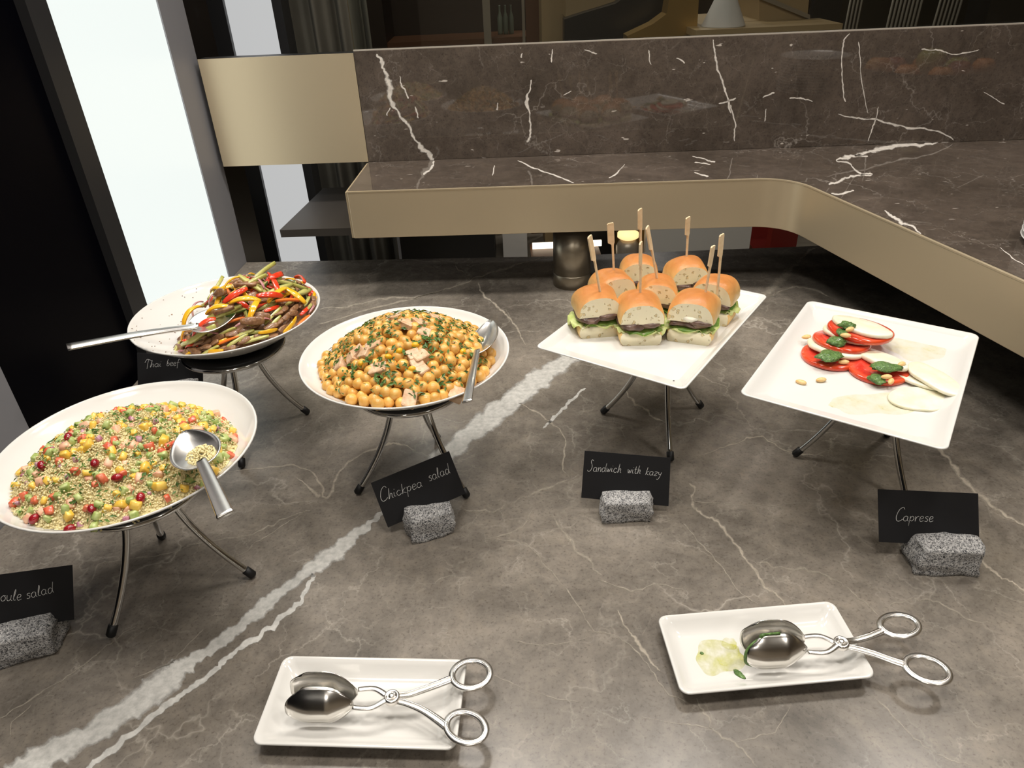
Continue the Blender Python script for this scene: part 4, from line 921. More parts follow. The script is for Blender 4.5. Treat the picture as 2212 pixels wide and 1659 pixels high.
def sandwich(loc, rz, w=.035, ln=.056, ht=.076, seed=1, label='', tilt=0.0, lean=0.0, mbig=1.0):
    s = empty('sandwich', loc, label=label, cat='sandwich', group='mini sandwiches on the platter'); s.rotation_euler = (lean, tilt, rz)
    r = random.Random(seed)
    hb = ht * .27; hm = ht * .24
    # bottom bun
    secs = []
    for y in np.linspace(-ln / 2, ln / 2, 9):
        e = abs(2 * y / ln) ** 8 * .0015; row = []
        for (x, z) in ((-.80, 0), (-.93, .12), (-1, .45), (-.98, .85), (-.9, 1), (-.45, 1.03), (0, 1.0), (.45, 1.03), (.9, 1), (.98, .85), (1, .45), (.93, .12), (.80, 0), (.4, .0), (-.4, 0)):
            k = .0022 * mnoise.noise(Vector((x * 1.4 + seed, y * 40, z * 2))); row.append((x * (w - e) * .95 + k, y, max(0, z * hb + k * (1 if z > 0 else 0))))
        secs.append(row)
    vf = rings(secs); nF = len(vf[1]); mi = [0] * nF; mi[-1] = mi[-2] = 1
    # the band of faces on top is crumb too
    for i in range(nF - 2):
        if i % 15 in (4, 5, 6, 7): mi[i] = 1
    ob('bottom_bun', vf, ['bun_base', 'bun_crumb'], s, True, mi=mi)
    # top bun
    z0 = hb + hm * .92; secs = []
    ys = np.linspace(-ln / 2, ln / 2, 13)
    for y in ys:
        q = abs(2 * y / ln); droop = .004 * q ** 3 + (.006 * max(0, (y / ln * 2)) ** 2)
        secs.append(bunsec(w * (1 - .03 * q ** 6), z0, ht - droop + .0015 * math.sin(y * 120 + seed), .80, 19, y, seed, .0012 * q ** 10))
    vf = rings(secs); nF = len(vf[1]); nn = 22; mi = [0] * nF; mi[-1] = mi[-2] = 1
    for i in range(nF - 2):
        if i % nn in (18, 19, 20, 21): mi[i] = 1
    o = ob('top_bun', vf, ['bun_crust', 'bun_crumb'], s, True, mi=mi)
    e = o.modifiers.new('edge', 'EDGE_SPLIT'); e.split_angle = math.radians(50)
    # lettuce: ruffled leaf wider than the bun
    def leaf(name, m, sx, sy, z, amp, sd, ox=0, oy=0):
        V, Fc = [], []; n, k = 40, 7
        for j in range(k):
            q = (j + .35) / (k - .65)
            for i in range(n):
                a = 2 * math.pi * i / n; rr = q * (1 + .12 * mnoise.noise(Vector((math.cos(a) * 2 + sd, math.sin(a) * 2, sd))))
                zz = z + amp * q ** 3 * (mnoise.noise(Vector((math.cos(a) * 4.5 + sd, math.sin(a) * 4.5, q))) * 1.6 + .5 * math.sin(a * 11 + sd)) - .003 * q ** 4
                ca, sa = math.cos(a), math.sin(a)
                V.append((ox + sx * rr * math.copysign(abs(ca) ** .7, ca), oy + sy * rr * math.copysign(abs(sa) ** .7, sa), zz))
        for j in range(k - 1):
            for i in range(n): i2 = (i + 1) % n; Fc.append((j * n + i, j * n + i2, (j + 1) * n + i2, (j + 1) * n + i))
        Fc.append(tuple(range(n))[::-1]); o = ob(name, (V, Fc), m, s); solid(o, .0006); return o
    leaf('lettuce_leaf', 'lettuce', w * 1.20, ln * .53, hb + .003, .006, seed * 1.3, r.uniform(-.005, .005), -.001)
    leaf('lettuce_leaf', 'lettuce_dark', w * 1.02, ln * .525, hb + .0055, .0035, seed * 2.1 + 5, r.uniform(-.004, .004), -.0005)
    for k in range(2):
        V = []; sd = Vector((seed * 1.9 + k * 7, 3, 1)); 
        for v in ICO3[0]:
            q = 1 + .26 * mnoise.noise(v * 1.6 + sd) + .12 * mnoise.noise(v * 5 + sd)
            cx = math.copysign(abs(v.x) ** .7, v.x); cy = math.copysign(abs(v.y) ** .55, v.y)
            V.append((cx * w * .60 * q + (-.36 + .72 * k) * w, cy * ln * .535 * q, hb + .0125 + k * .0022 + v.z * .0100 * mbig * q))
        ob('meat_slice', (V, ICO3[1]), 'horse_meat', s)
    return s
SANDS = [  # px of the pick's base on the bun top, yaw, seed, extra
    ((1296, 628), .10, 1, 'left front sandwich'), ((1383, 635), -.05, 2, ''), ((1521, 634), -.42, 3, ''), ((1556, 607), -.55, 4, ''),
    ((1326, 583), .22, 5, ''), ((1419, 600), -.15, 6, ''), ((1384, 548), -.1, 7, ''), ((1483, 555), .10, 8, '')]
slabels = ['sandwich with frilly pale lettuce poking out, beside the platter edge in the front row', 'sandwich in the middle of the front row with thick dark meat', 'sandwich with meat and white cheese spilling out in the front row',
           'sandwich tucked behind the one with spilling cheese', 'sandwich in the middle row behind the frilly lettuce one', 'sandwich in the middle row behind the front middle one', 'rearmost sandwich of the pile', 'rear sandwich with lettuce showing, next to the rearmost one']
smid = [(.144, 1.080, .037, .066), (.210, 1.050, .036, .072), (.298, 1.044, .038, .068), (.347, 1.102, .036, .056), (.178, 1.142, .036, .060), (.250, 1.112, .034, .056), (.236, 1.208, .034, .054), (.316, 1.188, .035, .058)]
for (x, y, w, ln), (px, rz, seed, _), lab in zip(smid, SANDS, slabels):
    s = sandwich((x, y, ZF), rz, w, ln, .076, seed, lab, tilt=random.uniform(-.02, .02), mbig=1.15 if seed in (2, 3) else 1.0)
    if seed == 3:
        V = [Vector((v.x * .017, v.y * .022 - .018, v.z * .008 + .043)) * (1 + .1 * mnoise.noise(v * 2)) for v in ICO2[0]]; ob('soft_cheese', (V, ICO2[1]), 'soft_cheese', s)
def pick(base, top_, yaw, label):
    """flat bamboo paddle pick: thin skewer with a wide handle"""
    base, top_ = Vector(base), Vector(top_); ax = (top_ - base); Ln = ax.length; ax.normalize()
    sd = Vector((math.cos(yaw), math.sin(yaw), 0)); sd = (sd - ax * sd.dot(ax)).normalized(); dp = ax.cross(sd)
    prof = [(-.030, .0011, .0011), (-.02, .0016, .0016), (Ln * .50, .0018, .0016), (Ln * .56, .0022, .0016), (Ln * .60, .0056, .0014), (Ln * .975, .0056, .0014), (Ln, .0040, .0014)]
    sec = []
    for d, a, c in prof:
        sh = sd * (-(a - .0018) * .55 if a > .0023 else 0)
        sec.append([base + ax * d + sh + sd * (a * i) + dp * (c * j) for i, j in ((-1, -1), (1, -1), (1, 1), (-1, 1))])
    V, Fc = rings(sec); o = ob('bamboo_pick', ([Vector(v) - base for v in V], Fc), 'wood_pick', None, False); o.location = base; bevel(o, .0004, 1)
    return props(o, label, 'pick', 'bamboo picks in the sandwiches')
ZTOP = ZF + .0735
pk = [((1296, 630), (1275, 508), .9), ((1383, 637), (1385, 522), 1.1), ((1524, 632), (1542, 530), .8), ((1551, 616), (1561, 505), .7), ((1326, 585), (1321, 481), .1), ((1419, 602), (1399, 488), 1.0), ((1384, 552), (1384, 450), .8), ((1483, 558), (1488, 468), .7)]
for ((bx, by), (tx, ty), yw), (x, y, w, ln), lab in zip(pk, smid, slabels):
    b_ = on(bx, by, ZTOP); t_ = onpl(tx, ty, (b_.x, b_.y - .002, b_.z), (0, 1, 0))
    pick(b_, t_, yw, 'pale bamboo pick stuck in the ' + lab.split(' with ')[0].replace(' poking out', '') + {0: ' with frilly lettuce', 2: ' with spilling cheese', 7: ' beside the rearmost'}.get(slabels.index(lab), ''))
p = on(1506, 790, ZF); o = ob('bread_crumb', rough_blob(ICO2, .0055, .0028, .0012, .3, 2, 3), 'bun_crust'); o.location = (p.x, p.y, ZF + .0006); props(o, 'small golden bread crumb on the empty part of the platter', 'crumb')
p = on(1455, 826, ZF); o = ob('dark_crumb', rough_blob(ICO1, .0018, .0009, .0006, .3, 2, 4), 'black_rubber'); o.location = (p.x, p.y, ZF + .003); props(o, 'tiny dark crumb near the platter corner', 'crumb')

# ================================================================== caprese
def tomatomat():
    m, nt, b = new_mat('tomato_flesh')
    tc = N(nt, 'ShaderNodeTexCoord'); sp = N(nt, 'ShaderNodeSeparateXYZ'); L(nt, tc.outputs['Object'], sp.inputs[0])
    le = N(nt, 'ShaderNodeVectorMath', operation='LENGTH'); L(nt, tc.outputs['Object'], le.inputs[0])
    r = ramp(nt, le.outputs['Value'], [(0, rgba((232, 120, 92))), (.011, rgba((224, 88, 62))), (.022, rgba((206, 52, 40))), (.032, rgba((212, 62, 44))), (.037, rgba((226, 92, 62))), (.045, rgba((214, 62, 36)))])
    n = noisefac(nt, 120, 4); mx = N(nt, 'ShaderNodeMix', data_type='RGBA', blend_type='MULTIPLY'); rr = ramp(nt, n.outputs[0], [(.35, (.80, .72, .70, 1)), (.6, (1.05, 1.05, 1.05, 1))]); mx.inputs[0].default_value = .8
    L(nt, r.outputs[0], mx.inputs[6]); L(nt, rr.outputs[0], mx.inputs[7]); L(nt, mx.outputs[2], b.inputs['Base Color']); b.inputs['Roughness'].default_value = .18; b.inputs['Coat Weight'].default_value = .4
    bn = noisefac(nt, 160, 3); bp = N(nt, 'ShaderNodeBump'); bp.inputs['Strength'].default_value = .35; bp.inputs['Distance'].default_value = .002; L(nt, bn.outputs[0], bp.inputs['Height']); L(nt, bp.outputs[0], b.inputs['Normal'])
tomatomat()
mat('tomato_skin', (208, 62, 34), .15, c2=(220, 86, 46), scale=30, coat=.5)
mat('mozzarella', (228, 222, 190), .35, c2=(236, 232, 212), scale=40, sss=.15, coat=.2)
mat('pine_nut', (226, 178, 110), .35, c2=(240, 208, 150), scale=100)
def slice_(name, c, rx, ry, t, nrm_, yaw, mats, label, cat, group, seed, wob=.05):
    n = 44; secs = []
    def ringp(k, z):
        out = []
        for i in range(n):
            a = 2 * math.pi * i / n; q = 1 + wob * mnoise.noise(Vector((math.cos(a) * 1.3 + seed, math.sin(a) * 1.3, seed)))
            bow = .0012 * mnoise.noise(Vector((math.cos(a) * k * 1.4, math.sin(a) * k * 1.4, seed + 4))); out.append((rx * k * q * math.cos(a), ry * k * q * math.sin(a), z + bow))
        return out
    secs = [ringp(.02, 0), ringp(.5, 0), ringp(.93, 0), ringp(.985, t * .15), ringp(1, t * .5), ringp(.985, t * .85), ringp(.94, t), ringp(.5, t), ringp(.02, t)]
    vf = rings(secs); mi = [1 if n * 2 <= i < n * 6 else 0 for i in range(len(vf[1]))] if len(mats) > 1 else None
    o = ob(name, vf, mats, None, True, mi=mi); o.location = c
    nz = Vector(nrm_).normalized(); ax_ = Vector((math.cos(yaw), math.sin(yaw), 0)); ax_ = (ax_ - nz * ax_.dot(nz)).normalized(); q = Matrix((ax_, nz.cross(ax_), nz)).transposed(); o.rotation_mode = 'QUATERNION'; o.rotation_quaternion = q.to_quaternion()
    return props(o, label, cat, group)
z5 = lambda x, y, h=0.0: on(1580 + x * .2653, 640 + y * .2653, ZF + h)
def yw(p, q): d_ = z5(*q) - z5(*p); return math.atan2(d_.y, d_.x)
TG, MG = 'tomato slices in the caprese', 'mozzarella slices in the caprese'
# shingled from the platter's near side, each slice leaning on the one before
T3 = ['tomato_flesh', 'tomato_skin']
_d = (z5(1040, 310) - z5(790, 490)).normalized()
def sh(k): return (_d.x * k, _d.y * k, 1)
slice_('tomato_slice', z5(800, 505, .000), .042, .042, .0075, sh(.02), .2, T3, 'red tomato slice lowest in the fan, with green pesto over it', 'tomato slice', TG, 1)
slice_('mozzarella_slice', z5(830, 440, .0090), .041, .030, .0070, sh(.12), yw((600, 380), (1000, 500)), ['mozzarella'], 'white mozzarella slice on the lowest tomato slice of the fan', 'mozzarella', MG, 2, .09)
slice_('tomato_slice', z5(890, 385, .0120), .044, .042, .0075, sh(.15), .9, T3, 'red tomato slice in the middle of the fan', 'tomato slice', TG, 3)
slice_('mozzarella_slice', z5(950, 330, .0190), .041, .030, .0070, sh(.15), yw((710, 280), (1100, 410)), ['mozzarella'], 'white mozzarella slice wedged between the upper tomato slices', 'mozzarella', MG, 4, .09)
slice_('tomato_slice', z5(1040, 300, .0235), .048, .046, .0085, sh(.10), -.4, T3, 'red tomato slice on top of the fan under a long mozzarella slice', 'tomato slice', TG, 5)
slice_('mozzarella_slice', z5(1055, 268, .0325), .046, .026, .0070, sh(.08), yw((845, 200), (1250, 340)), ['mozzarella'], 'white mozzarella slice lying on the topmost tomato slice', 'mozzarella', MG, 6, .10)
slice_('tomato_slice', z5(1190, 615, .001), .042, .040, .0075, (-.02, -.02, 1), -.7, T3, 'dark red tomato slice under the separate mozzarella slice and pesto', 'tomato slice', TG, 7)
slice_('mozzarella_slice', z5(1215, 530, .0095), .042, .021, .0070, (.04, .10, 1), yw((1055, 450), (1350, 600)), ['mozzarella'], 'white mozzarella slice lying on the dark red tomato slice', 'mozzarella', MG, 8, .12)
slice_('mozzarella_slice', z5(1520, 680, .003), .038, .022, .0050, (.02, .06, 1), yw((1350, 610), (1690, 770)), ['mozzarella'], 'white mozzarella slice under the oily one, without tomato', 'mozzarella', MG, 9, .10)
slice_('mozzarella_slice', z5(1640, 680, .010), .046, .022, .0055, (.04, -.02, 1), yw((1470, 560), (1820, 790)), ['mozzarella'], 'yellowish oily mozzarella slice leaning on another one', 'mozzarella', MG, 10, .12)
slice_('mozzarella_slice', z5(1520, 850, .000), .039, .030, .0045, (0, 0, 1), yw((1315, 860), (1730, 840)), ['mozzarella'], 'plain white mozzarella slice lying flat on the platter', 'mozzarella', MG, 11, .10)
pl = 'pesto dollop '
pesto_blob(z5(940, 240, .043), .011, .010, 0, .006, 1, 'green pesto dollop on the topmost mozzarella slice')
pesto_blob(z5(905, 300, .036), .008, .012, 0, .0045, 8, 'green pesto trail running below the topmost dollop')
pesto_blob(z5(850, 370, .0275), .013, .012, 0, .006, 2, 'green pesto dollop on the middle tomato slice')
pesto_blob(z5(795, 490, .0185), .018, .013, 0, .006, 3, 'green pesto dollop on the lowest tomato slice', rot=.3)
pesto_blob(z5(1250, 578, .019), .022, .011, 0, .006, 4, 'green pesto dollop on the separate mozzarella slice', rot=-.2)
pesto_blob(z5(1185, 675, .0085), .012, .013, 0, .005, 5, 'green pesto dollop on the dark red tomato slice')
NUT = mesh('pine_nut', [Vector((v.x * .0072 * (1 if v.x > 0 else 1.25), v.y * .0040, v.z * .0036)) for v in ICO2[0]], ICO2[1], 'pine_nut')
for (x, y, h_, a) in [(968, 268, .048, .4), (935, 318, .042, -.2), (615, 330, .013, .2), (920, 535, .012, -.1), (572, 700, .003, -.6), (735, 680, .003, .1), (1268, 655, .016, 0), (1300, 690, .012, .9), (1388, 552, .020, .5)]:
    q = z5(x, y, h_); o = link('pine_nut', NUT); o.location = q; o.rotation_euler = (0, 0, a); props(o, 'pale golden pine nut on the caprese platter', 'pine nut', 'pine nuts on the caprese platter')
film('oil_pool', z5(1180, 880, 0), .070, .028, .1, ZF + .0002, 'oil_faint', 8, 'yellow-green oil smeared below the tomato slices on the platter', 'oil')
film('oil_pool', z5(1540, 420, 0), .050, .045, .5, ZF + .0002, 'oil_faint', 12, 'yellow-green oil pooled beyond the mozzarella on the platter', 'oil')

# ================================================================== name cards and stones
FONT = {  # strokes in units of the x-height, baseline 0; last number = advance
    'a': ([[(.75, .85), (.45, 1), (.1, .7), (.1, .25), (.4, 0), (.75, .35), (.78, .9), (.75, .3), (.95, 0)]], 1.05),
    'b': ([[(.15, .9), (.35, 1.9), (.2, .6), (.2, .1), (.5, 0), (.8, .4), (.6, .85), (.25, .6)]], .95), 'c': ([[(.75, .8), (.45, 1), (.1, .6), (.2, .1), (.55, 0), (.85, .25)]], .9),
    'd': ([[(.7, .8), (.4, 1), (.1, .6), (.2, .05), (.55, .1), (.8, .8), (.95, 2.0), (.8, .5), (.95, 0)]], 1.1), 'e': ([[(.15, .5), (.6, .6), (.65, .95), (.3, 1), (.1, .5), (.3, 0), (.8, .2)]], .85),
    'f': ([[(.8, 1.8), (.5, 1.9), (.35, 1.2), (.3, -.7)], [(.05, .9), (.7, .95)]], .75), 'h': ([[(.1, 0), (.3, 1), (.4, 2.0), (.15, 0), (.5, .9), (.75, .8), (.7, .2), (.9, 0)]], 1.0),
    'i': ([[(.15, .9), (.1, .2), (.4, .1)], [(.25, 1.4), (.27, 1.5)]], .5), 'k': ([[(.15, 0), (.3, 1.9)], [(.75, 1), (.2, .45), (.8, 0)]], .9), 'l': ([[(.1, .3), (.4, 1.5), (.35, 1.95), (.15, .9), (.2, .1), (.5, .1)]], .6),
    'n': ([[(.1, 1), (.12, 0), (.2, .6), (.5, 1), (.7, .7), (.68, 0)]], .9), 'o': ([[(.45, 1), (.1, .6), (.25, .05), (.65, .1), (.8, .6), (.45, 1), (.85, .9)]], .95),
    'p': ([[(.15, 1), (.05, -.9), (.15, .5), (.5, 1), (.8, .6), (.5, .05), (.2, .25)]], .95), 'r': ([[(.1, 1), (.12, 0), (.2, .6), (.5, 1), (.7, .9)]], .75), 's': ([[(.7, .9), (.4, 1), (.2, .75), (.6, .4), (.5, .05), (.1, .1)]], .8),
    't': ([[(.35, 1.7), (.25, .3), (.45, 0), (.65, .15)], [(.05, 1.05), (.65, 1.1)]], .7), 'u': ([[(.1, 1), (.12, .2), (.4, 0), (.7, .4), (.75, 1), (.72, .2), (.95, 0)]], 1.0),
    'w': ([[(.05, 1), (.2, .05), (.5, .8), (.6, .05), (1.0, 1)]], 1.1), 'y': ([[(.1, 1), (.2, .5), (.6, .5)], [(.75, 1), (.5, -.3), (.2, -.9), (-.05, -.75)]], .85), 'z': ([[(.1, .95), (.7, .95), (.1, .05), (.75, .1)]], .85),
    'C': ([[(1.3, 2.3), (1.0, 2.7), (.4, 2.2), (.05, 1.0), (.2, .1), (.7, .0), (1.2, .4)]], 1.25), 'S': ([[(1.05, 2.4), (.75, 2.7), (.55, 2.2), (.9, 1.2), (.7, .3), (.2, .0), (.0, .3)]], 1.25),
    'T': ([[(.1, 1.4), (.5, 2.3), (1.0, 2.2), (1.6, 1.8)], [(.85, 2.2), (.75, 1), (.7, -.4)]], 1.25)}
def words(strings, tp, nrm_, parent, wpx):
    """strings: (text, baseline start px, baseline end px, x-height px)"""
    V, Fc = [], []
    for text, (x0, y0), (x1, y1), xh in strings:
        adv = sum(FONT[c][1] for c in text); sx = math.hypot(x1 - x0, y1 - y0) / adv; d = Vector((x1 - x0, y1 - y0)).normalized(); u = Vector((d.y, -d.x)); pen = 0
        for ch in text:
            st, a = FONT[ch]
            for s in st:
                pts = crom([((pen + px + .12 * py) * sx, py * xh, 0) for px, py in s], 5)
                P = [tp(x0 + d.x * p.x + u.x * p.y, y0 + d.y * p.x + u.y * p.y) for p in pts]; k = len(V)
                for i, p in enumerate(P):
                    t = (P[min(i + 1, len(P) - 1)] - P[max(i - 1, 0)]).normalized(); n = t.cross(nrm_).normalized(); w = wpx * (.85 + .3 * mnoise.noise(Vector((i * .5, pen, 1))))
                    V += [p - n * w + nrm_ * .00035, p + n * w + nrm_ * .00035]
                    if i: Fc.append((k + 2 * i - 2, k + 2 * i - 1, k + 2 * i + 1, k + 2 * i))
            pen += a
    return par(ob('handwriting', (V, Fc), 'chalk', None, False), parent)
def stone(c, yaw, a, b_, h, seed, label, skew=0.0):
    bm = bmesh.new(); bmesh.ops.create_cube(bm, size=2); bmesh.ops.subdivide_edges(bm, edges=bm.edges[:], cuts=9, use_grid_fill=True); bm.verts.ensure_lookup_table()
    V = []; sd = Vector((seed * 5.3, seed * 2.1, seed))
    for v in bm.verts:
        p = v.co.copy(); q = p.normalized() * max(abs(p.x), abs(p.y), abs(p.z)); p = p * .80 + q * .20 * 1.25
        k = 1 + .16 * mnoise.noise(p * .9 + sd) + .07 * mnoise.noise(p * 2.6 + sd) + .03 * mnoise.noise(p * 7 + sd)
        z = (p.z * k + 1) * .5; V.append((p.x * k * a + skew * z * a, p.y * k * b_ * (1 - .12 * z), max(0.0, z * h)))
    bm.verts.index_update(); Fc = [tuple(v.index for v in f.verts) for f in bm.faces]; bm.free()
    o = ob('granite_stone', (V, Fc), 'granite'); o.location = c; o.rotation_euler = (0, 0, yaw); return props(o, label, 'stone', 'granite card-holder stones')
def card(pxs, ground, yaw, lean, strings, label, wpx=.00035):
    """pxs: TL, TR, BR, BL pixels of the card; ground: point of the counter under the slot"""
    n = Vector((math.sin(yaw) * math.cos(lean), -math.cos(yaw) * math.cos(lean), math.sin(lean))); tp = lambda u, v: onpl(u, v, ground, n)
    q = [tp(*p) for p in pxs]; c = sum(q, Vector()) / 4; back = -n * .0009
    e = empty('name_card', (q[2] + q[3]) / 2, label=label, cat='name card', group='handwritten black name cards')
    V = q + [p + back for p in q]; par(ob('card_sheet', (V, [(0, 3, 2, 1), (4, 5, 6, 7), (0, 1, 5, 4), (1, 2, 6, 5), (2, 3, 7, 6), (3, 0, 4, 7)]), 'card_black', None, False), e)
    words(strings, tp, n, e, wpx)
    print('CARD', label, [round(x, 3) for x in ((q[1] - q[0]).length, (q[2] - q[1]).length, (q[3] - q[2]).length, min(p.z for p in q))])
    return q, n
# chickpea card
g = on(930, 1146, 0)
card([(801, 1043.6), (970, 974.6), (1006, 1066), (838, 1139.7)], (g.x, g.y + .0, 0), .12, .30, [('Chickpea', (824, 1084), (914, 1050), 11), ('salad', (927, 1040), (974, 1021), 11)], 'tilted black card handwritten Chickpea salad')
stone((g.x, g.y, 0), .30, .034, .021, .042, 1.5, 'uneven granite stone holding the tilted chickpea card', .05)
g = on(1352, 1110, 0)
card([(1263, 973.7), (1448.9, 989.2), (1444.2, 1093.7), (1255.5, 1075)], (g.x, g.y, 0), -.06, .30, [('Sandwich', (1269, 1018), (1342, 1021), 9.5), ('with', (1355, 1022), (1384, 1023.5), 9), ('kazy', (1393, 1025), (1428, 1029), 8.5)], 'black card handwritten Sandwich with kazy')
stone((g.x, g.y, 0), -.03, .036, .021, .036, 2.5, 'squarish granite stone holding the sandwich card')
g = on(2020, 1215, 0)
card([(1896, 1057), (2113, 1066.3), (2115.8, 1181.5), (1899, 1170.7)], (g.x, g.y, 0), -.14, .30, [('Caprese', (1934, 1125), (2016, 1127), 11)], 'black card handwritten Caprese')
stone((g.x + .002, g.y, 0), -.10, .041, .026, .042, 3.7, 'broad granite stone holding the caprese card', .12)
g = on(52, 1405, 0)
card([(-42, 1247), (156.3, 1220.6), (160.2, 1338.3), (-38, 1368)], (g.x, g.y, 0), .30, .30, [('Taboule', (-44, 1301), (47, 1296), 12), ('salad', (57, 1294), (118, 1279), 11.5)], 'black card handwritten taboule salad')
stone((g.x - .001, g.y, 0), .28, .046, .024, .042, 4.2, 'long granite stone holding the taboule card')
g = on(385, 862, 0)
card([(296, 762), (438, 772), (439, 852), (298, 842)], (g.x, g.y, 0), .10, .25, [('Thai', (311, 794), (349, 792), 7.5), ('beef', (359, 790), (387, 790), 7.5)], 'black card handwritten Thai beef, partly hidden by bowls')
stone((g.x + .012, g.y - .0, 0), .1, .034, .020, .038, 5.1, 'granite stone almost hidden behind the couscous bowl')

# ================================================================== plate stack and fruit bowl on the shelf arm
PC = Vector((.985, 1.128))
for i in range(13):
    z = SH + .0002 + i * .0088
    prof = [(.055, 0), (.06, .0015), (.095, .007), (.110, .0115), (.1095, .0125), (.107, .0118), (.092, .0085), (.062, .0045), (.001, .0040)]
    o = ob('dinner_plate', lathe(prof, 48), 'porcelain') if i == 0 else link('dinner_plate', plate_me)
    if i == 0: plate_me = o.data
    o.location = (PC.x, PC.y, z); props(o, 'topmost white dinner plate of the tall stack on the raised shelf' if i == 12 else 'lowest white dinner plate of the stack, lying on the raised shelf' if i == 0 else 'white dinner plate inside the tall stack on the raised shelf', 'plate', 'stacked dinner plates on the shelf')
FBc = Vector((1.268, 1.303, SH))
fb = ob('fruit_bowl', lathe([(.07, 0), (.09, .003), (.15, .05), (.195, .096), (.2, .102), (.194, .102), (.145, .055), (.085, .010), (.001, .008)], 56), mat('bowl_dark', (30, 26, 22), .3)); fb.location = FBc
props(fb, 'wide dark fruit bowl on the raised shelf', 'bowl')
mat('apple_green', (178, 182, 84), .25, c2=(200, 190, 96), scale=20, coat=.3); mat('orange_peel', (232, 138, 44), .4, bump=.3, bscale=300); mat('apple_red', (140, 34, 28), .25, c2=(176, 60, 40), scale=16); mat('peach_skin', (228, 170, 96), .5, c2=(206, 104, 64), scale=14)
def fruit(name, m, r, x, y, z, label, stem=True):
    e = empty(name, FBc + Vector((x, y, z)), label=label, cat='fruit', group='fruit in the dark bowl')
    prof = [(.001, -.80 * r), (.25 * r, -.92 * r), (.6 * r, -.78 * r), (.92 * r, -.3 * r), (r, .1 * r), (.9 * r, .5 * r), (.6 * r, .82 * r), (.25 * r, .86 * r), (.06 * r, .72 * r)]
    ob('flesh', lathe(prof, 24), m, e)
    if stem: ob('stem', tube([(0, 0, .7 * r), (.02 * r, 0, .95 * r), (.1 * r, 0, 1.15 * r)], .0016, 6), 'dark_core', e)
for a in [('apple', 'apple_green', .042, .0, .03, .115, 'green apple on top of the fruit bowl'), ('peach', 'peach_skin', .040, -.14, -.0, .092, 'pale peach at the rim of the fruit bowl'), ('orange', 'orange_peel', .036, -.075, .06, .082, 'orange beside the pale peach'),
          ('apple', 'apple_red', .038, .075, .06, .085, 'dark red apple under the green apple'), ('orange', 'orange_peel', .036, .0, .115, .080, 'orange at the back of the fruit bowl'), ('apple', 'apple_red', .038, -.07, -.06, .085, 'dark red apple beside the pale peach'),
          ('pear', 'apple_green', .036, .11, -.03, .085, 'yellow-green pear beside the small orange'), ('orange', 'orange_peel', .032, .15, .045, .094, 'small orange at the rim beside the pear'), ('orange', 'orange_peel', .036, .03, -.08, .085, 'orange in front of the green apple'), ('peach', 'peach_skin', .036, .0, .0, .045, 'peach under the other fruit')]: fruit(*a)

# ================================================================== the room beyond the counter
mat('curtain', (98, 94, 82), .9, c2=(84, 80, 70), scale=3); mat('beige_stone', (150, 128, 92), .5); mat('brass', (196, 160, 96), .3, .8); mat('linen_white', (200, 196, 190), .7)
mat('pale_metal', (150, 140, 124), .35, .4); mat('dark_red', (110, 24, 16), .5); mat('dark_wood', (38, 26, 14), .5); mat('brown_wood', (84, 52, 28), .45); mat('grey_floor_mat', (120, 116, 110), .5); mat('warm_glow', (255, 214, 150), .5, emis=(255, 214, 150), es=1.6)
mat('white_glow', (255, 240, 215), .5, emis=(255, 238, 210), es=3.0)
def xat(u, Y, v=50): return aty(u, v, Y).x
def zat(u, v, Y): return aty(u, v, Y).z
def rbox(name, u0, u1, Y, dep, z0, z1, m, label, cat, v=50, parent=None):
    vf = box(xat(u0, Y, v), xat(u1, Y, v), Y, Y + dep, z0, z1)
    if parent is not None: return par(ob(name, vf, m, None, False), parent)
    return props(ob(name, vf, m, None, False), label, cat)
# second light column and its black frame
Y2 = 2.62
x0, x1 = aty(548, 290, Y2).x, aty(640, 290, Y2).x
e = empty('light_column', ((x0 + x1) / 2, Y2, FLOOR), label='glowing white column behind the counter, seen past the end panel', cat='light panel')
par(ob('diffuser', box(x0, x1, Y2, Y2 + .10, FLOOR, CEIL), 'lit_panel_far', None, False), e)
par(ob('frame_post', box(x0 - .07, x0, Y2 - .02, Y2 + .10, FLOOR, CEIL), 'dark_frame', None, False), e)
par(ob('frame_post', box(x1, x1 + .03, Y2 + .0, Y2 + .10, FLOOR, CEIL), 'dark_frame', None, False), e)
props(ob('trim_2', box(x0 - .45, x0 - .07, Y2, Y2 + .1, FLOOR, CEIL), 'black_stone', smooth=False), 'black stone pier beside the far light column', None, None, 'structure')
# curtain
Y3 = 3.0; xa, xb = xat(588, Y3), xat(800, Y3); V, Fc = [], []
n = 120
for i in range(n + 1):
    x = xa + (xb - xa) * i / n; y = Y3 + .035 * math.sin(i * .19) + .014 * math.sin(i * .41 + 1)
    V += [(x, y, FLOOR), (x, y, CEIL)]
    if i: k = 2 * i; Fc.append((k - 2, k, k + 1, k - 1))
o = props(ob('curtain', (V, Fc), 'curtain'), 'grey-olive floor-length curtain beyond the counter', 'curtain'); solid(o, .004)
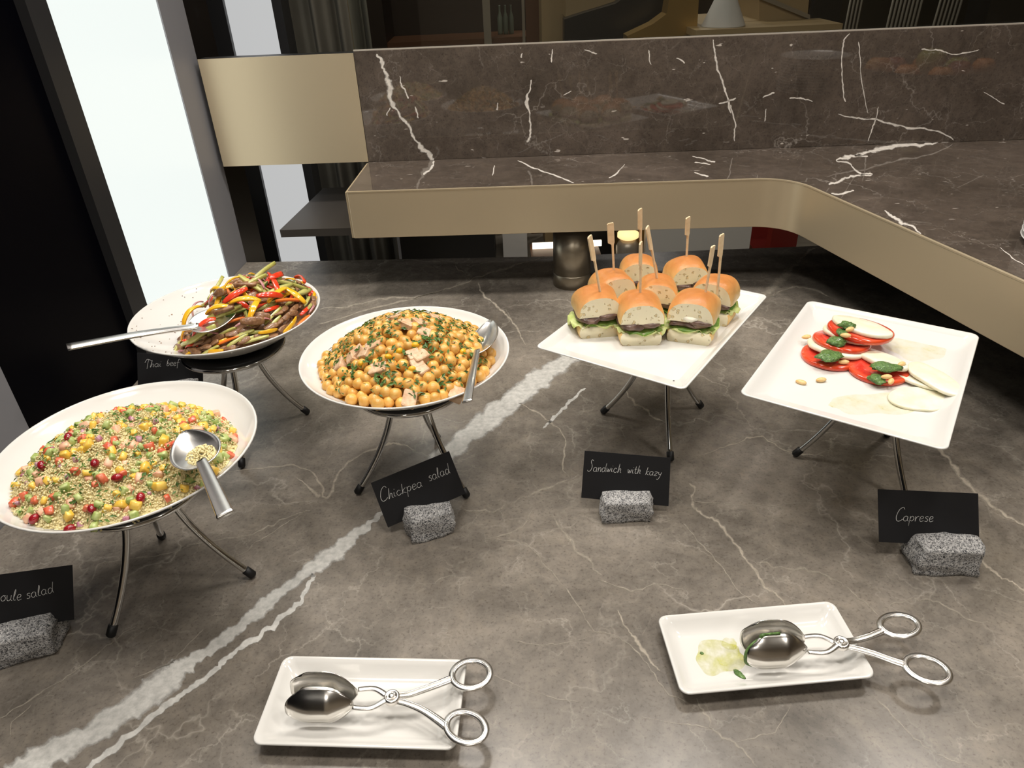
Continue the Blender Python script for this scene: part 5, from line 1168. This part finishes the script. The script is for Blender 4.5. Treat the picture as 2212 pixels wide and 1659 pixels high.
# wooden cabinet with posts and bottles
Y4 = 4.6
e = empty('display_cabinet', (xat(980, Y4), Y4, FLOOR), label='dark wooden display cabinet with pale posts beyond the counter', cat='cabinet')
rbox('back_panel', 790, 1172, Y4 + .4, .03, FLOOR, CEIL, 'dark_wood', '', '', parent=e)
rbox('side_panel', 795, 830, Y4, .42, FLOOR, CEIL, 'dark_wood', '', '', parent=e)
for u0, u1, m in ((1044, 1060, 'pale_metal'), (1128, 1134, 'pale_metal')): rbox('post', u0, u1, Y4, .03, FLOOR, CEIL, m, '', '', parent=e)
zs = zat(1090, 82, Y4)
rbox('shelf_board', 800, 1172, Y4 + .02, .36, zs - .03, zs, 'brown_wood', '', '', parent=e); rbox('door_panel', 1136, 1172, Y4, .02, FLOOR, CEIL, 'brown_wood', '', '', parent=e)
for u in (1080, 1092, 1104):
    o = ob('bottle', lathe([(.014, 0), (.015, .01), (.015, .09), (.006, .12), (.006, .15), (.007, .155)], 16), mat('bottle_grey', (92, 98, 84), .3)); o.location = (xat(u, Y4 + .2), Y4 + .2, zs); props(o, 'pale bottle standing in the dark display cabinet', 'bottle', 'bottles in the display cabinet')
rbox('stone_column', 1170, 1221, 4.3, .25, FLOOR, CEIL, 'beige_stone', 'beige stone column beyond the backsplash', 'column')
# dark hood with slanted beige canopy, brass stand, beige desk with white cone shade
Y5 = 3.9
def slant(name, pxs, Y, dep, m, label, cat):
    f_ = [aty(u, v, Y) for u, v in pxs]; k = len(f_)
    for p_, (u_, v_) in zip(f_, pxs):
        if v_ >= 160: p_.z = FLOOR
    b_ = [p + Vector((0, dep, 0)) for p in f_]
    return props(ob(name, (f_ + b_, [tuple(range(k))[::-1], tuple(range(k, 2 * k))] + [(i, (i + 1) % k, k + (i + 1) % k, k + i) for i in range(k)]), m, None, False), label, cat)
slant('slanted_canopy', [(1222, -60), (1222, 38), (1262, 24), (1330, 2), (1420, -60)], 4.1, .3, 'beige_stone', 'slanted beige canopy beside the stone column', 'canopy')
slant('black_cabinet', [(1219, 170), (1219, 42), (1262, 28), (1330, 8), (1396, -40), (1440, -40), (1440, 170)], 4.0, .1, 'dark_core', 'black cabinet under the slanted beige canopy', 'cabinet')
slant('brass_stand', [(1350, 170), (1355, 78), (1410, 52), (1440, 30), (1452, -40), (1512, -40), (1512, 170)], 3.8, .12, 'brass', 'golden brass stand glinting beyond the glass', 'stand')
slant('beige_desk', [(1512, 170), (1512, 52), (1640, 44), (1640, -40), (1752, -40), (1752, 170)], 3.9, .5, 'beige_stone', 'beige reception desk beyond the glass', 'desk')
slant('desk_edge_strip', [(1632, -6), (1642, -14), (1750, 32), (1750, 42)], 3.88, .02, 'pale_metal', 'pale diagonal strip on the beige desk', 'strip')
o = ob('cone_shade', lathe([(.10, 0), (.10, .004), (.012, .20), (.01, .203)], 32), 'linen_white'); p = aty(1562, 56, 3.75); o.location = p; props(o, 'white cone-shaped napkin standing on the beige desk', 'napkin')
p2 = (p.x - .16, p.x + .16); props(ob('desk_ledge', box(p2[0], p2[1] + .35, 3.62, 3.9, p.z - .03, p.z), 'beige_stone', None, False), 'low beige ledge in front of the reception desk', 'ledge')
rbox('dark_screen', 1752, 1812, 4.7, .05, FLOOR, CEIL, 'dark_core', 'black upright screen beside the beige desk', 'screen')
def slats(u0, u1, n, Y, m, label, tilt=0.0):
    e = empty('slatted_chair', (xat((u0 + u1) / 2, Y), Y, FLOOR), label=label, cat='chair', group='slatted chairs beyond the glass')
    zt_, zb = zat(u0, -70, Y), zat(u0, 150, Y)
    for i in range(n):
        x = xat(u0 + (u1 - u0) * (i + .5) / n, Y); w = (xat(u1, Y) - xat(u0, Y)) / n * .27
        par(ob('slat', tube([(x, Y, zb), (x + tilt, Y, zt_)], w, 6), m, None), e)
    for z in (zt_, zb): par(ob('rail', tube([(xat(u0, Y), Y, z), (xat(u1, Y), Y, z)], .012, 8), m), e)
    xs0, xs1 = xat(u0, Y), xat(u1, Y)
    par(ob('seat', box(xs0, xs1, Y - .32, Y + .01, zb - .03, zb + .005), m, None, False), e)
    for x in (xs0 + .01, xs1 - .01):
        for y in (Y - .01, Y - .30): par(ob('leg', tube([(x, y, zb - .02), (x, y, FLOOR)], .010, 8), m), e)
mat('chair_white', (168, 162, 148), .5)
slats(1822, 1854, 4, 4.5, 'chair_white', 'narrow white slatted chair back beside the black screen', .01)
slats(1910, 1980, 8, 4.6, 'chair_white', 'white slatted chair back between two others', .02)
slats(2008, 2062, 6, 4.5, 'chair_white', 'white slatted chair back near the brass pole', .03)
props(ob('dark_partition', box(xat(1752, 5.0), xat(2500, 5.0), 5.0, 5.06, FLOOR, CEIL), mat('olive_dark', (44, 38, 22), .6), None, False), 'dark olive partition behind the slatted chairs', 'partition')
rbox('brass_pole', 2098, 2112, 4.6, .03, FLOOR, CEIL, 'brown_wood', 'thin brown pole beside the slatted chairs', 'pole')
rbox('black_pillar', 2128, 2420, 4.2, .2, FLOOR, CEIL, 'black_stone', 'wide black pillar beyond the slatted chairs', 'pillar')
# things glimpsed low between the shelf and the counter
def low(u, v): return on(u, v, FLOOR)
def lowbox(name, u0, u1, v, h, dep, m, label, cat):
    a, b_ = low(u0, v), low(u1, v); y = (a.y + b_.y) / 2
    return props(ob(name, box(min(a.x, b_.x), max(a.x, b_.x), y, y + dep, FLOOR, FLOOR + h), m, None, False), label, cat)
lowbox('low_cabinet', 875, 1072, 590, .75, .4, 'dark_core', 'low black cabinet glimpsed under the shelf', 'cabinet')
lowbox('pale_panel', 692, 872, 600, .75, .06, 'grey_frame', 'grey low panel glimpsed under the shelf end', 'panel')
lowbox('white_crate', 1088, 1140, 560, .40, .3, 'linen_white', 'pale crate glimpsed under the shelf beside the post', 'crate')
lowbox('brown_bench', 1150, 1300, 630, .19, .25, 'brown_wood', 'brown wooden bench glimpsed on both sides of the post', 'bench')
p = on(1150, 532, FLOOR + .2); p9 = on(1300, 529, FLOOR + .2); props(ob('floor_lamp_strip', box(p.x, p9.x, p.y - .02, p.y, FLOOR + .19, FLOOR + .22), 'white_glow', None, False), 'bright lamp strip low above the brown bench', 'lamp')
p = on(1357, 503, FLOOR + .35); p.z = FLOOR; e = empty('floor_lantern', p, label='glowing lantern on the floor beyond the post', cat='lamp')
ob('body', lathe([(.055, 0), (.06, .01), (.06, .28), (.04, .32)], 24), 'pale_metal', e); ob('glow', lathe([(.038, .32), (.055, .33), (.055, .35), (.02, .36)], 24), 'warm_glow', e); ob('base', lathe([(.10, 0), (.10, .02)], 24), mat('amber', (200, 120, 40), .4), e)
def chair(p, rz, m, label):
    e = empty('red_chair', p, rz, label=label, cat='chair', group='small red chairs beyond the counter'); e.scale = (.42, .42, .42)
    ob('seat', box(-.24, .24, -.24, .24, .38, .46), m, e, False); ob('backrest', box(-.24, .24, .18, .25, .46, .85), m, e, False)
    for sx in (-.21, .21):
        for sy in (-.21, .21): ob('leg', tube([(sx, sy, .38), (sx * 1.05, sy * 1.05, 0)], .016, 8), 'pale_metal', e)
q = on(1672, 522, FLOOR + .18)
q = on(1676, 526, FLOOR + .18)
chair((q.x, 3.50, FLOOR), .5, 'dark_red', 'small dark red chair with metal legs standing nearest to the counter'); chair((q.x - .05, 3.76, FLOOR), -.05, 'dark_red', 'small dark red chair standing behind another one')
pa, pb = on(1384, 520, FLOOR + .3), on(1606, 514, FLOOR + .3)
props(ob('low_partition', box(pa.x, pb.x, 3.45, 3.50, FLOOR, FLOOR + .45), mat('pale_grey', (186, 182, 174), .5), None, False), 'pale grey low partition glimpsed under the shelf beside the red chairs', 'partition')
